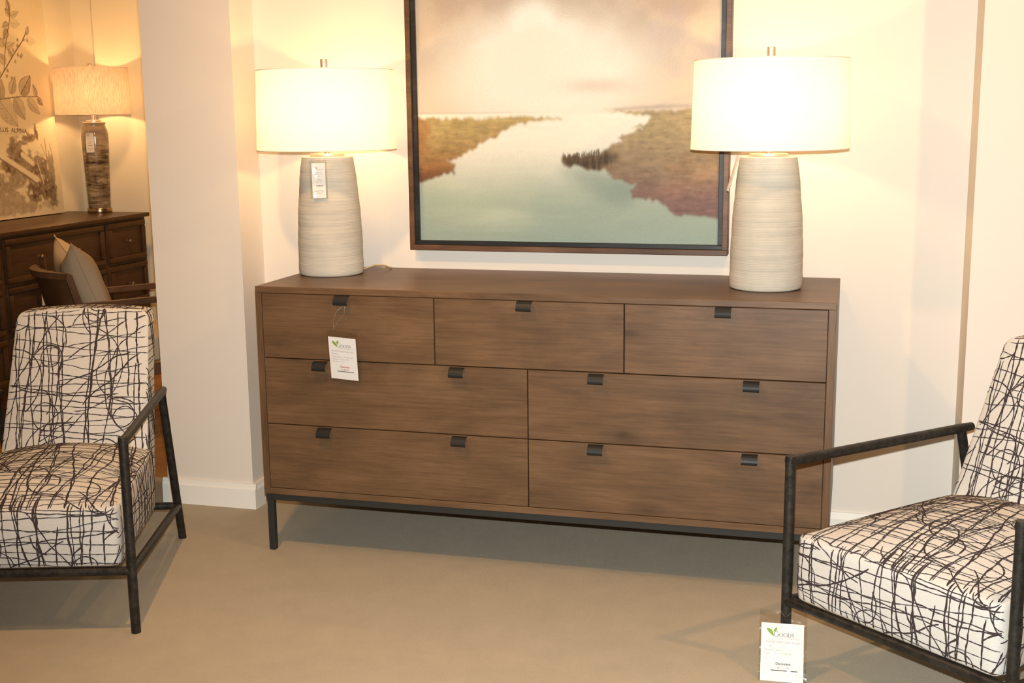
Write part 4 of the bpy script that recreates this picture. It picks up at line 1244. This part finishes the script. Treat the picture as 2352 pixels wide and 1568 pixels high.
# pillow, seen on its edge, leaning in the chair
K1 = Vector((-1.43, 0.49, 0.905)); hd = Vector((-0.70, 0.714, 0)).normalized(); fd2 = Vector((hd.y, -hd.x, 0))
if fd2.dot(Fd) < 0: fd2 = -fd2
pw = 0.44
dn = (Vector((0, 0, -1)) * 0.42 + fd2 * 0.15).normalized()
thk = dn.cross(hd).normalized()
if thk.dot(fd2) < 0: thk = -thk
pil = empty('pillow', K1 + hd * pw / 2 + dn * pw - Vector((0, 0, 0)), 0, 'taupe linen pillow with pointed corners propped in the brown wooden armchair', 'pillow')
PLO = Vector(pil.location)
m_ = 28; vs = []; fs = []
def ppt(a, b, s):
    x, y = a * 2 - 1, b * 2 - 1
    pin = 1 - 0.07 * (1 - abs(x) ** 2) * (abs(y) ** 3) ; pin2 = 1 - 0.07 * (1 - abs(y) ** 2) * (abs(x) ** 3)
    X_, Y_ = x * pin2, y * pin
    th = 0.085 * ((1 - abs(x) ** 2.6) * (1 - abs(y) ** 2.6)) ** 0.5
    th *= 1 + 0.10 * math.sin(5 * x + 3 * y) * (1 - x * x)
    th += 0.012 * math.exp(-((x - y * 0.6 - 0.1) / 0.10) ** 2) * (1 - x * x) * (1 - y * y) * (-1)
    Y_ += 0.30 * (1 - abs(x) ** 1.5) * (1 - b) ** 2.5
    return K1 + hd * pw * (X_ + 1) / 2 + dn * pw * (Y_ + 1) / 2 + thk * th * s - PLO
for s in (1, -1):
    o_ = len(vs)
    for j in range(m_ + 1):
        for i in range(m_ + 1): vs.append(ppt(i / m_, j / m_, s))
    for j in range(m_):
        for i in range(m_):
            a = o_ + j * (m_ + 1) + i; fs.append((a, a + 1, a + m_ + 2, a + m_ + 1))
MB().add(vs, fs, 0, True).build('pillow_cover', M_PILLOW, pil, sharp=75)
loop = [ppt(i / m_, 0, 0) for i in range(m_)] + [ppt(1, j / m_, 0) for j in range(m_)] + [ppt(1 - i / m_, 1, 0) for i in range(m_)] + [ppt(0, 1 - j / m_, 0) for j in range(m_ + 1)]
MB().tube(loop, 0.003, 6, cap=False).build('piping', M_PILLOW, pil)
# price card on the dark dresser's wide drawer
make_tag((XF + 0.036, 0.935, 0.545), (0, 1, 0), (0.0, 0.03, 1), 0.096, 0.143, 'white price card hanging from a knob of the dark back room dresser',
         big_content([('DRESSER', 0.052, 0.5), ('Suggested Retail:', 0.042, 0.6)], 'Clearance:', '$999.00', True), (-0.004, -0.003, 0.100, 0.160),
         [[(XF + 0.038, 0.985, 0.702), (XF + 0.034, 0.990, 0.765), (XF + 0.012, 0.990, 0.782), (XF + 0.012, 0.980, 0.782), (XF + 0.034, 0.980, 0.765), (XF + 0.038, 0.985, 0.702)]])
